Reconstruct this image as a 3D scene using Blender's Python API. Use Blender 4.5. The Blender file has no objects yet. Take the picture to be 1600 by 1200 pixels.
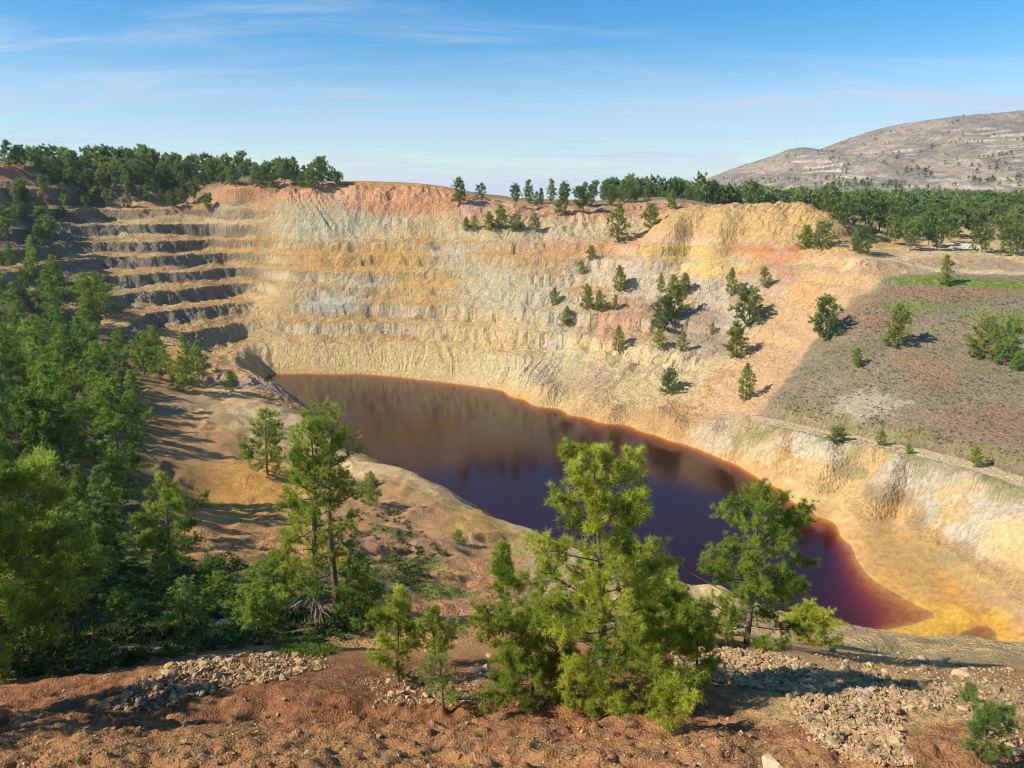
import bpy, math, random, time
import numpy as np
from mathutils import Vector, Matrix

T0 = time.time()
S = bpy.context.scene
COL = S.collection

# ------------------------------------------------------------------ camera
HC = 62.0                       # eye height above the lake surface (m)
FPX = 1202.0                    # focal length in photo pixels (1600 wide)
PITCH = math.atan(290.0 / FPX)  # horizon lies 290 px above the centre
cam_d = bpy.data.cameras.new('camera')
cam_d.sensor_fit = 'HORIZONTAL'
cam_d.sensor_width = 36.0
cam_d.lens = 36.0 * FPX / 1600.0
cam_d.clip_start = 0.1
cam_d.clip_end = 20000.0
cam = bpy.data.objects.new('camera', cam_d)
COL.objects.link(cam)
cam.location = (0, 0, HC)
cam.rotation_euler = (math.pi / 2 - PITCH, 0, 0)
S.camera = cam

# ------------------------------------------------------------------ sun and sky
SUN_EL = math.radians(39.0)
SUN_AZ = math.radians(252.0)      # clockwise from +Y: behind and to the left of the camera
to_sun = Vector((math.sin(SUN_AZ) * math.cos(SUN_EL), math.cos(SUN_AZ) * math.cos(SUN_EL), math.sin(SUN_EL)))
sun_d = bpy.data.lights.new('sun', 'SUN')
sun_d.energy = 5.0
sun_d.angle = math.radians(0.5)
sun_d.color = (1.0, 0.92, 0.79)
sun = bpy.data.objects.new('sun', sun_d)
COL.objects.link(sun)
sun.rotation_euler = to_sun.to_track_quat('Z', 'Y').to_euler()
sun.location = (-200, -100, 300)

W = bpy.data.worlds.new('World')
S.world = W
W.use_nodes = True
wn, wl = W.node_tree.nodes, W.node_tree.links
wn.clear()
w_out = wn.new('ShaderNodeOutputWorld')
w_bg = wn.new('ShaderNodeBackground')
w_bg.inputs['Strength'].default_value = 0.13
sky = wn.new('ShaderNodeTexSky')
sky.sky_type = 'NISHITA'
sky.sun_disc = False
sky.sun_elevation = SUN_EL
sky.sun_rotation = SUN_AZ
sky.altitude = 300.0
sky.air_density = 1.0
sky.dust_density = 0.1
sky.ozone_density = 2.0
# thin cirrus over the whole sky: noise on the direction projected to a flat cloud layer
tc = wn.new('ShaderNodeTexCoord')
sep = wn.new('ShaderNodeSeparateXYZ'); wl.new(tc.outputs['Generated'], sep.inputs[0])
def wmath(op, a, b=None, clamp=False):
    n = wn.new('ShaderNodeMath'); n.operation = op; n.use_clamp = clamp
    for i, v in enumerate((a, b)):
        if v is None: continue
        if isinstance(v, (int, float)): n.inputs[i].default_value = v
        else: wl.new(v, n.inputs[i])
    return n.outputs[0]
def wramp(v, a, b, smooth=True):
    n = wn.new('ShaderNodeMapRange'); n.interpolation_type = 'SMOOTHSTEP' if smooth else 'LINEAR'
    wl.new(v, n.inputs['Value']); n.inputs['From Min'].default_value = a; n.inputs['From Max'].default_value = b
    return n.outputs[0]
zc = wmath('MAXIMUM', sep.outputs['Z'], 0.0)
den = wmath('ADD', zc, 0.10)
cx = wmath('DIVIDE', sep.outputs['X'], den)
cy = wmath('DIVIDE', sep.outputs['Y'], den)
comb = wn.new('ShaderNodeCombineXYZ'); wl.new(cx, comb.inputs[0]); wl.new(cy, comb.inputs[1])
def wnoise(scale, detail, rough, mapscale, rot=0.0, dist=0.0, loc=(0, 0, 0)):
    mp = wn.new('ShaderNodeMapping'); mp.inputs['Scale'].default_value = mapscale; mp.inputs['Rotation'].default_value = (0, 0, rot)
    mp.inputs['Location'].default_value = loc
    wl.new(comb.outputs[0], mp.inputs[0])
    n = wn.new('ShaderNodeTexNoise'); n.inputs['Scale'].default_value = scale; n.inputs['Detail'].default_value = detail
    n.inputs['Roughness'].default_value = rough; n.inputs['Distortion'].default_value = dist
    wl.new(mp.outputs[0], n.inputs['Vector'])
    return n.outputs['Fac']
broad = wramp(wnoise(0.42, 3, 0.5, (0.55, 1.0, 1), 0.25, 0.4, (2.3, 0.7, 0)), 0.32, 0.60)
wisp = wramp(wnoise(1.5, 7, 0.62, (0.5, 1.6, 1), 0.85, 0.9, (0.4, 3.1, 0)), 0.42, 0.80)
veil = wramp(wnoise(0.5, 4, 0.5, (0.22, 1.0, 1), -0.10, 0.3, (5.0, 0.2, 0)), 0.22, 0.60)
low = wramp(zc, 0.20, 0.03)                           # the veil lies low
f1 = wmath('MULTIPLY', wmath('MULTIPLY', broad, wisp), 1.0)
f2 = wmath('MULTIPLY', wmath('MULTIPLY', veil, low), 0.75)
# small cumulus heads far away, just over the horizon
ang = wmath('ARCTAN2', sep.outputs['X'], sep.outputs['Y'])
comb2 = wn.new('ShaderNodeCombineXYZ'); wl.new(ang, comb2.inputs[0]); wl.new(sep.outputs['Z'], comb2.inputs[2])
cn = wn.new('ShaderNodeTexNoise'); cn.inputs['Scale'].default_value = 13.0; cn.inputs['Detail'].default_value = 5.0
wl.new(comb2.outputs[0], cn.inputs['Vector'])
cuh = wmath('SUBTRACT', wmath('MULTIPLY', cn.outputs['Fac'], 0.115), sep.outputs['Z'])
f3 = wmath('MULTIPLY', wmath('MULTIPLY', wramp(cuh, 0.006, 0.03), 0.45), wramp(sep.outputs['Z'], -0.01, 0.02))
fa = wmath('ADD', f1, f2, True)
mixc = wn.new('ShaderNodeMix'); mixc.data_type = 'RGBA'
hsv = wn.new('ShaderNodeHueSaturation'); hsv.inputs['Saturation'].default_value = 1.52; hsv.inputs['Value'].default_value = 0.86
wl.new(sky.outputs[0], hsv.inputs['Color'])
wl.new(fa, mixc.inputs[0]); wl.new(hsv.outputs[0], mixc.inputs[6])
mixc.inputs[7].default_value = (3.5, 4.25, 5.3, 1)
mixd = wn.new('ShaderNodeMix'); mixd.data_type = 'RGBA'; wl.new(f3, mixd.inputs[0]); wl.new(mixc.outputs[2], mixd.inputs[6]); mixd.inputs[7].default_value = (3.9, 4.4, 5.2, 1)
wl.new(mixd.outputs[2], w_bg.inputs['Color'])
wl.new(w_bg.outputs[0], w_out.inputs[0])

S.view_settings.view_transform = 'Standard'
S.view_settings.look = 'None'
S.view_settings.exposure = 0.42
S.view_settings.gamma = 1.0
S.view_settings.use_curve_mapping = False
S.render.engine = 'CYCLES'
S.cycles.max_bounces = 8
S.cycles.transparent_max_bounces = 16
S.cycles.use_denoising = True
S.cycles.filter_width = 1.05

# ------------------------------------------------------------------ numpy noise
_rs = np.random.RandomState(7)
_perm = np.concatenate([_rs.permutation(256)] * 2).astype(np.int32)
_ga = _rs.rand(256).astype(np.float32) * 2 * np.pi
_gx, _gy = np.cos(_ga), np.sin(_ga)
def pn(x, y, seed=0):
    x = np.asarray(x, np.float32) + np.float32(seed * 17.31 + 300); y = np.asarray(y, np.float32) + np.float32(seed * 9.77 + 300)
    xf = np.floor(x); yf = np.floor(y)
    xi = xf.astype(np.int32) & 255; yi = yf.astype(np.int32) & 255
    fx = x - xf; fy = y - yf
    u = fx * fx * fx * (fx * (fx * 6 - 15) + 10); v = fy * fy * fy * (fy * (fy * 6 - 15) + 10)
    xi1 = (xi + 1) & 255; yi1 = (yi + 1) & 255
    a = _perm[xi]; b = _perm[xi1]
    h00 = _perm[a + yi]; h01 = _perm[a + yi1]; h10 = _perm[b + yi]; h11 = _perm[b + yi1]
    n00 = _gx[h00] * fx + _gy[h00] * fy
    n10 = _gx[h10] * (fx - 1) + _gy[h10] * fy
    n01 = _gx[h01] * fx + _gy[h01] * (fy - 1)
    n11 = _gx[h11] * (fx - 1) + _gy[h11] * (fy - 1)
    a0 = n00 + u * (n10 - n00); a1 = n01 + u * (n11 - n01)
    return (a0 + v * (a1 - a0)) * 1.5            # about -1..1
def fbm(x, y, o=4, seed=0, g=0.5):
    s = 0; a = 1.0; t = 0
    for i in range(o):
        s = s + a * pn(x, y, seed + i); t += a; a *= g; x = x * 2.03; y = y * 2.03
    return s / t * 1.4
def ridged(x, y, o=3, seed=0):
    s = 0; a = 1.0; t = 0
    for i in range(o):
        s = s + a * (1 - np.abs(pn(x, y, seed + i))); t += a; a *= 0.5; x = x * 2.1; y = y * 2.1
    return s / t
def sst(a, b, x):
    t = np.clip((x - a) / (b - a), 0, 1)
    return t * t * (3 - 2 * t)
def lerp(a, b, t):
    return a + (b - a) * t

# ------------------------------------------------------------------ rays
CP, SP = math.cos(PITCH), math.sin(PITCH)
def ray(px, py):
    a = (px - 800.0) / FPX; b = (600.0 - py) / FPX
    return a, CP + b * SP, -SP + b * CP
def on_z(px, py, z):
    rx, ry, rz = ray(px, py); t = (z - HC) / rz
    return rx * t, ry * t, z
def on_d(px, py, d):
    rx, ry, rz = ray(px, py); t = d / ry
    return rx * t, d, HC + rz * t
# ------------------------------------------------------------------ terrain: surveyed points
PTS = []
def D(*a):
    for px, py, d in a: PTS.append(on_d(px, py, d))
def Z(*a):
    for px, py, z in a: PTS.append(on_z(px, py, z))
def WZ(*a):                      # plan position on the lake level, another height
    for px, py, z in a:
        x, y, _ = on_z(px, py, 0.0); PTS.append((x, y, z))
SHORE = [(412, 588), (480, 583), (560, 584), (650, 592), (720, 600), (770, 608), (810, 622), (850, 636), (900, 650), (950, 662),
         (1010, 676), (1040, 686), (1090, 701), (1130, 718), (1165, 734), (1200, 757), (1235, 785), (1270, 806), (1310, 836),
         (1330, 852), (1340, 876), (1352, 896), (1370, 910), (1420, 940), (1484, 968)]
Z(*[(a, b, 0.0) for a, b in SHORE])
# lake bed
WZ((480, 594, -7), (600, 602, -9), (720, 620, -9), (560, 640, -12), (700, 690, -14), (850, 670, -9), (900, 760, -14), (1000, 715, -8), (1060, 800, -14),
   (1110, 745, -7), (1150, 880, -9), (1200, 810, -6), (1260, 880, -5), (900, 656, -5), (960, 668, -5), (1030, 688, -6), (1075, 706, -6), (1120, 724, -6), (1165, 747, -6), (1200, 770, -6), (1235, 797, -5), (1272, 822, -4), (1290, 850, -3.5), (1310, 920, -2.6), (1330, 900, -1.4), (1360, 935, -1.15), (1400, 955, -.55), (1350, 965, -1.7), (1430, 962, -.35), (1280, 945, -4.5))
for _i in range(5, 19):            # the bed falls away steeply along the far right shore
    x, y, _ = on_z(SHORE[_i][0], SHORE[_i][1], 0.0); _l = math.hypot(10 - x, 150 - y)
    PTS.append((x + (10 - x) / _l * 2.6, y + (150 - y) / _l * 2.6, -4.5))
    if 6 <= _i <= 14: PTS.append((x - (10 - x) / _l * 1.6, y - (150 - y) / _l * 1.6, 3.6))   # low cliff over the water
# hidden near shore
WZ((470, 628, -3), (540, 672, -4), (600, 700, -5), (700, 752, -5), (800, 795, -5), (900, 840, -5), (1000, 870, -5), (1100, 905, -5), (1180, 935, -5), (1260, 958, -4), (1340, 980, -1.5), (1400, 990, .2))
# mud flat at the right end, with the little pool
Z((1400, 905, .5), (1450, 930, .5), (1400, 984, .8), (1450, 985, .8), (1485, 978, .7), (1510, 965, .7), (1500, 955, .6), (1350, 860, .8), (1450, 880, 1.0), (1500, 900, 1.0), (1550, 950, .8), (1590, 975, 1.0), (1600, 1000, 1.0), (1390, 840, 1.0))
WZ((1530, 984, -.3), (1500, 994, -.3), (1550, 995, -.2), (1570, 1003, .3))
# white and yellow bank: toe and track on top
Z((1300, 770, 2.0), (1340, 745, 5), (1400, 800, 2.5), (1480, 850, 2.5), (1560, 905, 2.5), (1640, 960, 2.5), (1200, 715, 4.5), (1260, 745, 3.5))
D((1150, 708, 177.5))
D((1200, 652, 178), (1250, 664, 172), (1300, 675, 166), (1350, 684, 159), (1400, 694, 152), (1450, 705, 146), (1500, 717, 141), (1550, 731, 134), (1600, 747, 127), (1700, 780, 117))
D((1290, 700, 158), (1400, 730, 143), (1500, 770, 132), (1590, 815, 118))
D((1230, 690, 168))
# pale cliff foot and slope on the right half of the far side
D((830, 615, 234), (900, 628, 225), (960, 631, 217), (1010, 640, 210), (1060, 648, 203), (1100, 655, 197), (1150, 672, 186))
D((800, 590, 249), (870, 600, 240), (950, 600, 229), (1050, 625, 212), (1100, 640, 203), (1160, 645, 189))
D((850, 545, 262), (950, 545, 250), (1050, 570, 231), (1120, 600, 212), (1190, 600, 202))
D((850, 470, 285), (950, 470, 278), (1050, 490, 261), (1130, 520, 243), (1200, 540, 225), (1260, 540, 212))
D((850, 400, 308), (950, 400, 303), (1050, 430, 285), (1140, 455, 266), (1220, 460, 248), (1290, 480, 228))
D((800, 385, 312), (960, 380, 312), (1060, 400, 296), (1150, 410, 280), (1250, 408, 258), (1340, 408, 238))
D((1070, 380, 300), (1150, 375, 291), (1240, 380, 272))
D((740, 362, 322), (880, 358, 322), (1010, 355, 318))
D((720, 325, 338), (800, 320, 342), (880, 330, 338), (950, 332, 336), (1040, 330, 330))
D((700, 296, 356), (760, 312, 356), (840, 322, 352), (920, 320, 355), (990, 318, 355), (1060, 312, 360))
D((900, 316, 420), (700, 312, 470), (1050, 312, 450))
# ochre mound
D((1060, 348, 300), (1120, 362, 292), (1250, 372, 276), (1320, 370, 268), (1080, 328, 312), (1140, 325, 303), (1200, 324, 297), (1260, 327, 291), (1300, 345, 284), (1200, 330, 330), (1120, 330, 340), (1335, 378, 268))
# far wall
D((480, 545, 281), (560, 541, 282), (650, 541, 280), (740, 548, 272))
D((480, 505, 291), (600, 503, 291), (720, 505, 286))
D((440, 450, 305), (560, 450, 304), (680, 450, 303), (760, 455, 298))
D((440, 378, 327), (560, 378, 324), (680, 378, 323), (740, 380, 321))
D((420, 335, 340), (520, 335, 337), (620, 335, 336))
D((360, 287, 352), (420, 290, 352), (500, 294, 350), (560, 294, 350), (640, 295, 351))
D((400, 296, 420), (560, 308, 430), (640, 309, 430))
# left wall
D((413, 427, 325), (300, 431, 310), (175, 441, 292))
D((360, 480, 297), (240, 500, 270), (200, 480, 266), (150, 470, 262))
D((385, 530, 286), (330, 535, 266), (300, 520, 270), (395, 560, 269), (385, 578, 236), (355, 566, 242))
D((370, 398, 335), (250, 390, 318), (110, 396, 298))
D((340, 350, 350), (220, 352, 335), (110, 362, 318), (60, 365, 308))
D((310, 320, 358), (150, 325, 346), (60, 320, 328))
# left ridge
D((0, 258, 335), (60, 264, 342), (100, 285, 345), (200, 262, 385), (300, 268, 392), (400, 276, 392), (470, 286, 380), (200, 290, 362), (0, 300, 312), (20, 340, 300), (300, 296, 372))
D((-150, 264, 335), (-150, 390, 270), (200, 285, 480), (0, 280, 420))
# left wooded slope
D((0, 400, 255), (0, 440, 225), (50, 470, 235), (100, 440, 270), (0, 500, 185), (100, 520, 215), (200, 540, 215), (270, 560, 215), (0, 560, 150), (100, 600, 150), (200, 620, 150), (290, 600, 185), (0, 650, 100), (100, 700, 95), (0, 750, 70), (100, 780, 76), (200, 760, 88), (-150, 500, 170), (-150, 650, 100), (-150, 800, 52))
# near left platform and crest above the water
D((260, 650, 140), (330, 625, 165), (400, 640, 160), (450, 660, 155), (480, 660, 158), (420, 610, 195), (350, 600, 195), (440, 606, 205), (460, 630, 185), (545, 705, 155))
D((330, 720, 120), (420, 740, 116), (330, 770, 104), (430, 790, 102), (300, 800, 92), (520, 740, 128), (560, 715, 146), (600, 725, 140), (650, 742, 134), (700, 772, 124), (760, 802, 114), (820, 832, 105), (880, 860, 97))
D((600, 780, 108), (700, 820, 98), (780, 858, 89), (560, 830, 86), (640, 850, 82), (720, 880, 74))
D((940, 890, 90), (1000, 905, 84), (1060, 915, 80), (1120, 930, 75), (1200, 955, 68), (1260, 968, 64), (1320, 980, 60), (1400, 990, 57), (1500, 1000, 54), (1600, 1012, 51), (1720, 1020, 48))
D((850, 930, 58), (950, 960, 50), (1060, 970, 46), (1160, 985, 41), (1260, 1000, 43), (1380, 1010, 42), (1500, 1022, 40), (1600, 1035, 37))
# hollow under the left pines
D((250, 850, 70), (330, 880, 60), (430, 880, 58), (180, 900, 50), (300, 940, 44), (400, 950, 42), (500, 960, 41), (560, 930, 47), (620, 900, 57), (700, 920, 55), (780, 930, 53), (640, 960, 43), (750, 970, 43), (600, 1000, 36), (500, 1005, 34), (100, 960, 38), (0, 900, 46), (0, 1000, 32), (180, 1010, 31))
# foreground bank
D((0, 1080, 22.5), (150, 1075, 22.5), (280, 1045, 25), (400, 1020, 27.5), (480, 1012, 29), (560, 1040, 26), (650, 1060, 25), (750, 1030, 28), (850, 1020, 29), (950, 1015, 29.5), (700, 1000, 34))
D((1050, 1005, 30), (1120, 1000, 31), (1200, 1020, 28), (1280, 1035, 27), (1360, 1050, 27), (1450, 1065, 26), (1550, 1085, 24.5), (1640, 1100, 23.5))
D((1060, 1060, 23.2), (1150, 1075, 22.6), (1230, 1090, 22), (1300, 1110, 20.5), (1400, 1130, 19), (1500, 1120, 20), (1600, 1140, 18.8))
for px in (-100, 100, 300, 500, 700, 900, 1100, 1300, 1500, 1700):
    D((px, 1135, 18.2), (px, 1200, 14.6), (px, 1260, 12.2))
for x in (-9, 0, 9):
    PTS.extend([(x, 6.5, 55.2), (x, 0.0, 60.3), (x, -6.0, 61.5), (x, -11, 61.8)])
# ground right of the track, fields and plateau
D((1250, 600, 190), (1330, 600, 181), (1400, 620, 170), (1500, 640, 160), (1600, 670, 147), (1700, 690, 140))
D((1290, 520, 210), (1400, 520, 200), (1500, 530, 192), (1600, 550, 182), (1720, 560, 175))
D((1370, 450, 220), (1450, 462, 213), (1550, 462, 210), (1650, 465, 208))
D((1400, 425, 232), (1500, 432, 228), (1600, 440, 224), (1700, 445, 220))
D((1380, 405, 248), (1460, 412, 245), (1540, 405, 252), (1620, 405, 250))
D((1340, 385, 275), (1450, 385, 280), (1560, 380, 290), (1650, 375, 300))
D((1380, 360, 350), (1500, 355, 370), (1600, 350, 380), (1300, 352, 360), (1400, 335, 500), (1600, 335, 520), (1250, 335, 480), (1800, 340, 400))
D((1500, 322, 720), (1650, 322, 720), (1300, 322, 680), (1100, 318, 650), (800, 318, 650), (500, 316, 650), (200, 312, 650), (-100, 312, 600), (1800, 325, 700))
for px in (-200, 300, 800, 1300, 1800):
    D((px, 318, 980))
PTS = np.array(PTS, np.float64)

Y0 = 15.0
def warp(x, y):
    return x / (y + Y0) * 3.0, np.log(y + Y0) * 2.2
RC = 0.035
_pu, _pv = warp(PTS[:, 0], PTS[:, 1])
_n = len(PTS)
_r = np.sqrt((_pu[:, None] - _pu[None]) ** 2 + (_pv[:, None] - _pv[None]) ** 2 + RC ** 2)
_A = np.zeros((_n + 3, _n + 3)); _A[:_n, :_n] = _r - np.eye(_n) * 0.006
_A[:_n, _n] = 1; _A[:_n, _n + 1] = _pu; _A[:_n, _n + 2] = _pv; _A[_n:, :_n] = _A[:_n, _n:].T
_zz = np.where(PTS[:, 2] > -100, PTS[:, 2], 0)
_w = np.linalg.solve(_A, np.concatenate([_zz, np.zeros(3)]))
def base_height(x, y):
    u, v = warp(x, y); shp = u.shape
    u = u.ravel().astype(np.float32); v = v.ravel().astype(np.float32)
    out = (_w[_n] + _w[_n + 1] * u + _w[_n + 2] * v).astype(np.float32)
    CH = 60000
    for i in range(0, len(u), CH):
        a = u[i:i + CH, None] - _pu.astype(np.float32)[None]; b = v[i:i + CH, None] - _pv.astype(np.float32)[None]
        out[i:i + CH] += np.sqrt(a * a + b * b + RC ** 2) @ _w[:_n].astype(np.float32)
    return out.reshape(shp)

# grid: columns fan out from a point behind the viewer, rows get closer where the ground is near or steep
UU = np.linspace(-0.84, 0.84, 720)
def seg(a, b, n): return list(np.linspace(a, b, n, endpoint=False))
RW = seg(-11, 10, 30) + seg(10, 32, 235) + seg(32, 60, 110) + seg(60, 180, 190) + seg(180, 360, 400) + seg(360, 520, 50) + list(np.geomspace(520, 980, 40))
RW = np.array(RW)
NR, NC = len(RW), len(UU)
GY = np.repeat(RW[:, None], NC, 1); GX = UU[None, :] * (GY + Y0)
# the base surface is smooth: evaluate it on a coarser lattice and interpolate
_ci = np.unique(np.append(np.arange(0, NC, 3), NC - 1)); _ri = np.unique(np.append(np.arange(0, NR, 3), NR - 1))
_hc = base_height(GX[np.ix_(_ri, _ci)], GY[np.ix_(_ri, _ci)])
_hr = np.stack([np.interp(UU, UU[_ci], row) for row in _hc])
_k = np.clip(np.searchsorted(_ri, np.arange(NR), side='right') - 1, 0, len(_ri) - 2)
_f = ((RW - RW[_ri[_k]]) / (RW[_ri[_k + 1]] - RW[_ri[_k]]))[:, None]
H = (_hr[_k] * (1 - _f) + _hr[_k + 1] * _f).astype(np.float64)

# --- benches of the pit, cut at constant levels
PCX, PCY = -20.0, 175.0
TH = np.arctan2(GX - PCX, GY - PCY)             # 0 = straight across the lake
RR = np.hypot(GX - PCX, GY - PCY)
ALONG = TH * 135.0
pit = sst(205, 235, GY) * (1 - sst(352, 366, GY - 14 * (1 - sst(-118, -96, GX))))
bench_m = pit * (1 - sst(15, 95, GX) * 0.5) * (1 - sst(95, 140, GX)) * sst(-222, -192, GX)
fan = 1.0 * np.exp(-((GX + 22 - (GY - 300) * 0.25) / 16.0) ** 2) * sst(16, 26, H) * (1 - sst(43, 46, H))
bench_m = bench_m * (1 - 0.6 * fan) * np.clip(.85 + .8 * fbm(ALONG / 26, H / 11, 3, 24) + .35 * (1 - sst(-118, -96, GX)), .3, 1)
LEV_L = np.array([-30, 0, 8.6, 15.7, 22, 27.8, 33.3, 39.2, 44.4, 51, 57.4, 66, 76, 120.])
LEV_R = np.array([-30, 0, 8.6, 15.7, 22, 27.8, 33.3, 39.2, 44.4, 67, 120.])
def cut(h, lev, brk, ft):
    i = np.clip(np.searchsorted(lev, h, side='right') - 1, 0, len(lev) - 2)
    a = lev[i]; b = lev[i + 1]; f = (h - a) / (b - a)
    g = np.where(f < brk, ft * f / brk, ft + (1 - ft) * (f - brk) / (1 - brk))
    face = np.where(f > brk, 1.0, 0.0)
    return a + g * (b - a), face, f
wob = fbm(GX / 26, GY / 26, 3, 11) * 1.2 + fbm(ALONG / 7 + H / 9, RR / 30, 3, 19) * 0.9 + fbm(ALONG / 2.4, RR / 9 + H / 5, 2, 20) * 0.25
hb = H + wob * pit
brk = np.clip(0.76 + 0.12 * fbm(ALONG / 14, H / 9, 3, 23), 0.55, 0.92)
ftl = np.clip(0.30 + 0.34 * fbm(ALONG / 11, H / 6, 3, 29), 0.12, 0.85)
leftw = 1 - sst(-118, -96, GX)
cl, fl, ff_l = cut(hb, LEV_L, brk, ftl)
cr, fr, ff_r = cut(hb, LEV_R, brk * 0.97, np.clip(ftl - .06, .08, .7))
upper = (hb > 44.4)
cr = np.where(upper, np.where(hb < 48.5, 44.4 + (hb - 44.4) * .2, 45.22 + (hb - 48.5) * (21.78 / 18.5)), cr); fr = np.where(upper, np.where(hb < 48.5, 0., .4), fr)
ct = lerp(cr, cl, leftw); FACE = lerp(fr, fl, leftw) * bench_m
low_ = sst(8.2, 9.0, hb)                          # below the lowest bench the slope is plain and fluted
H2 = lerp(H, ct, bench_m * low_)
FACE = FACE * low_

# --- erosion: flutes down the pit slopes, roughness
land = sst(-0.5, 1.2, H)
flute = ridged(ALONG / 5.2 + fbm(GX / 20, GY / 20, 2, 31) * 1.2, RR / 38, 3, 37) - 0.62
wall_m = pit * land * sst(0.5, 3, H) * (1 - sst(68, 74, H))
topw = sst(45, 48, H) * (1 - leftw)
loww = (1 - sst(8, 10, H))
fmod = np.clip(.65 + .9 * fbm(ALONG / 22, RR / 25, 3, 38), .1, 1.4)
H2 += wall_m * flute * fmod * (0.3 + 2.4 * topw + 1.5 * loww - 0.1 * leftw)
H2 += wall_m * FACE * fbm(GX / 3.2, GY / 3.2, 4, 41) * 1.2
H2 += wall_m * (fbm(GX / 7, GY / 7, 4, 43) * 0.45 + fbm(GX / 2.2, GY / 2.2, 3, 45) * 0.28)
# small horizontal ledges everywhere on the pale right part
ledge = sst(60, 100, GX) * pit * (1 - sst(110, 175, GX))
sl = np.sin((H2 + fbm(GX / 12, GY / 12, 3, 47) * 1.4) * 2 * np.pi / 4.2)
H2 += ledge * sl * 0.42 * land
# right bank over the mud flat: soft gullies
bank = sst(60, 85, GX) * sst(100, 112, GY + 0.0) * (1 - sst(178, 195, GY)) * land * sst(1.5, 4, H) * (1 - sst(12, 16, H))
gl = ridged((GX * 0.75 - GY * 0.65) / 13 + fbm(GX / 14, GY / 14, 2, 51) * .8, (GX * .65 + GY * .75) / 30, 3, 53) - 0.6
H2 += bank * (gl * 1.5 + fbm(GX / 4, GY / 4, 4, 55) * .35)
# shrub slope and plateau roughness
H2 += sst(150, 190, GX + (GY - 150) * .2) * sst(130, 160, GY) * fbm(GX / 9, GY / 9, 4, 57) * 0.8 * (1 - sst(400, 500, GY))
# near bank left of the water
nb = (1 - sst(215, 235, GY)) * sst(48, 70, GY) * (1 - sst(20, 60, GX - (GY - 60) * 0.3)) * sst(1, 4, H)
H2 += nb * (fbm(GX / 15, GY / 15, 4, 61) * 1.1 + (ridged(GX / 9 + fbm(GX / 14, GY / 14, 2, 64), GY / 14, 4, 63) - .6) * 1.3 + fbm(GX / 2.5, GY / 2.5, 3, 65) * .16)
# rocks where the left bank drops into the lake
rk = np.exp(-(((GX + 78) / 18) ** 2 + ((GY - 212) / 26) ** 2))
H2 += rk * ((ridged((GX + GY * .6) / 7, (GY - GX * .6) / 14, 4, 67) - .6) * 5.5)
# middle bank towards the right corner
mb = sst(34, 42, GY) * (1 - sst(75, 95, GY)) * sst(-5, 10, GX)
H2 += mb * (fbm(GX / 6, GY / 6, 5, 71) * 0.8 + fbm(GX / 1.6, GY / 1.6, 3, 73) * 0.12)
# hollow with trees
hl = sst(28, 36, GY) * (1 - sst(75, 95, GY)) * (1 - sst(-5, 10, GX))
H2 += hl * (fbm(GX / 7, GY / 7, 5, 75) * 1.1 + fbm(GX / 1.5, GY / 1.5, 3, 76) * 0.12)
# trodden, cloddy soil in front
fg = 1 - sst(20, 34, GY)
H2 += fg * (fbm(GX / 3.5, GY / 3.0, 4, 77) * 0.35)
clod = fbm(GX / 0.55, GY / 0.55, 4, 81, 0.6)
tuss = ridged(GX / 1.5, GY / 0.9, 3, 83) - 0.62
cl_m = fg * (1 - 0.6 * sst(-1, 3, fbm(GX / 4, GY / 4, 2, 85) * 4 + (GY - 18) * .6))
H2 += cl_m * (clod * 0.17 + tuss * 0.46) + fg * (fbm(GX / .22, GY / .22, 2, 87) * 0.05 + ridged(GX / .45, GY / .4, 2, 88) * .06)
# trench behind the trodden ledge
tr_c = 19.7 + .5 * fbm(GX / 4, GX * 0, 3, 89)
tr_d = np.where(GY < tr_c, np.exp(-((GY - tr_c) / .55) ** 2), np.exp(-((GY - tr_c) / 1.5) ** 2))
H2 -= tr_d * 1.15 * (1 - sst(2.5, 5.0, GX)) * np.clip(.75 + .5 * fbm(GX / 3, GX * 0, 2, 90), .3, 1.2)
# flutes down the ochre mound
mo = np.exp(-(((GX - 85) / 42) ** 2 + ((GY - 296) / 22) ** 2)) * sst(47, 50, H)
H2 += mo * (ridged(GX / 4.5 + fbm(GX / 9, GY / 9, 2, 92) * .6, GY / 40, 2, 93) - .6) * 1.6
# distant plateau
pl = sst(360, 420, GY)
H2 += pl * fbm(GX / 60, GY / 60, 4, 91) * 2.0
# level bed of the lower track
TRK = [on_d(*q) for q in ((1185, 650, 179.5), (1250, 664, 172), (1300, 675, 166), (1350, 684, 159), (1400, 694, 152), (1450, 705, 146), (1500, 717, 141), (1550, 731, 134), (1600, 747, 127), (1700, 780, 117))]
_rs0, _rs1 = np.searchsorted(RW, (100, 195))
for (a, b) in zip(TRK[:-1], TRK[1:]):
    gx, gy = GX[_rs0:_rs1], GY[_rs0:_rs1]
    vx, vy = b[0] - a[0], b[1] - a[1]; t = ((gx - a[0]) * vx + (gy - a[1]) * vy) / (vx * vx + vy * vy); t = np.clip(t, 0, 1)
    d = np.hypot(gx - a[0] - t * vx, gy - a[1] - t * vy); w = sst(5.4, 3.0, d)
    H2[_rs0:_rs1] = lerp(H2[_rs0:_rs1], a[2] - .7 + t * (b[2] - a[2]), w)
H = H2

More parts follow.
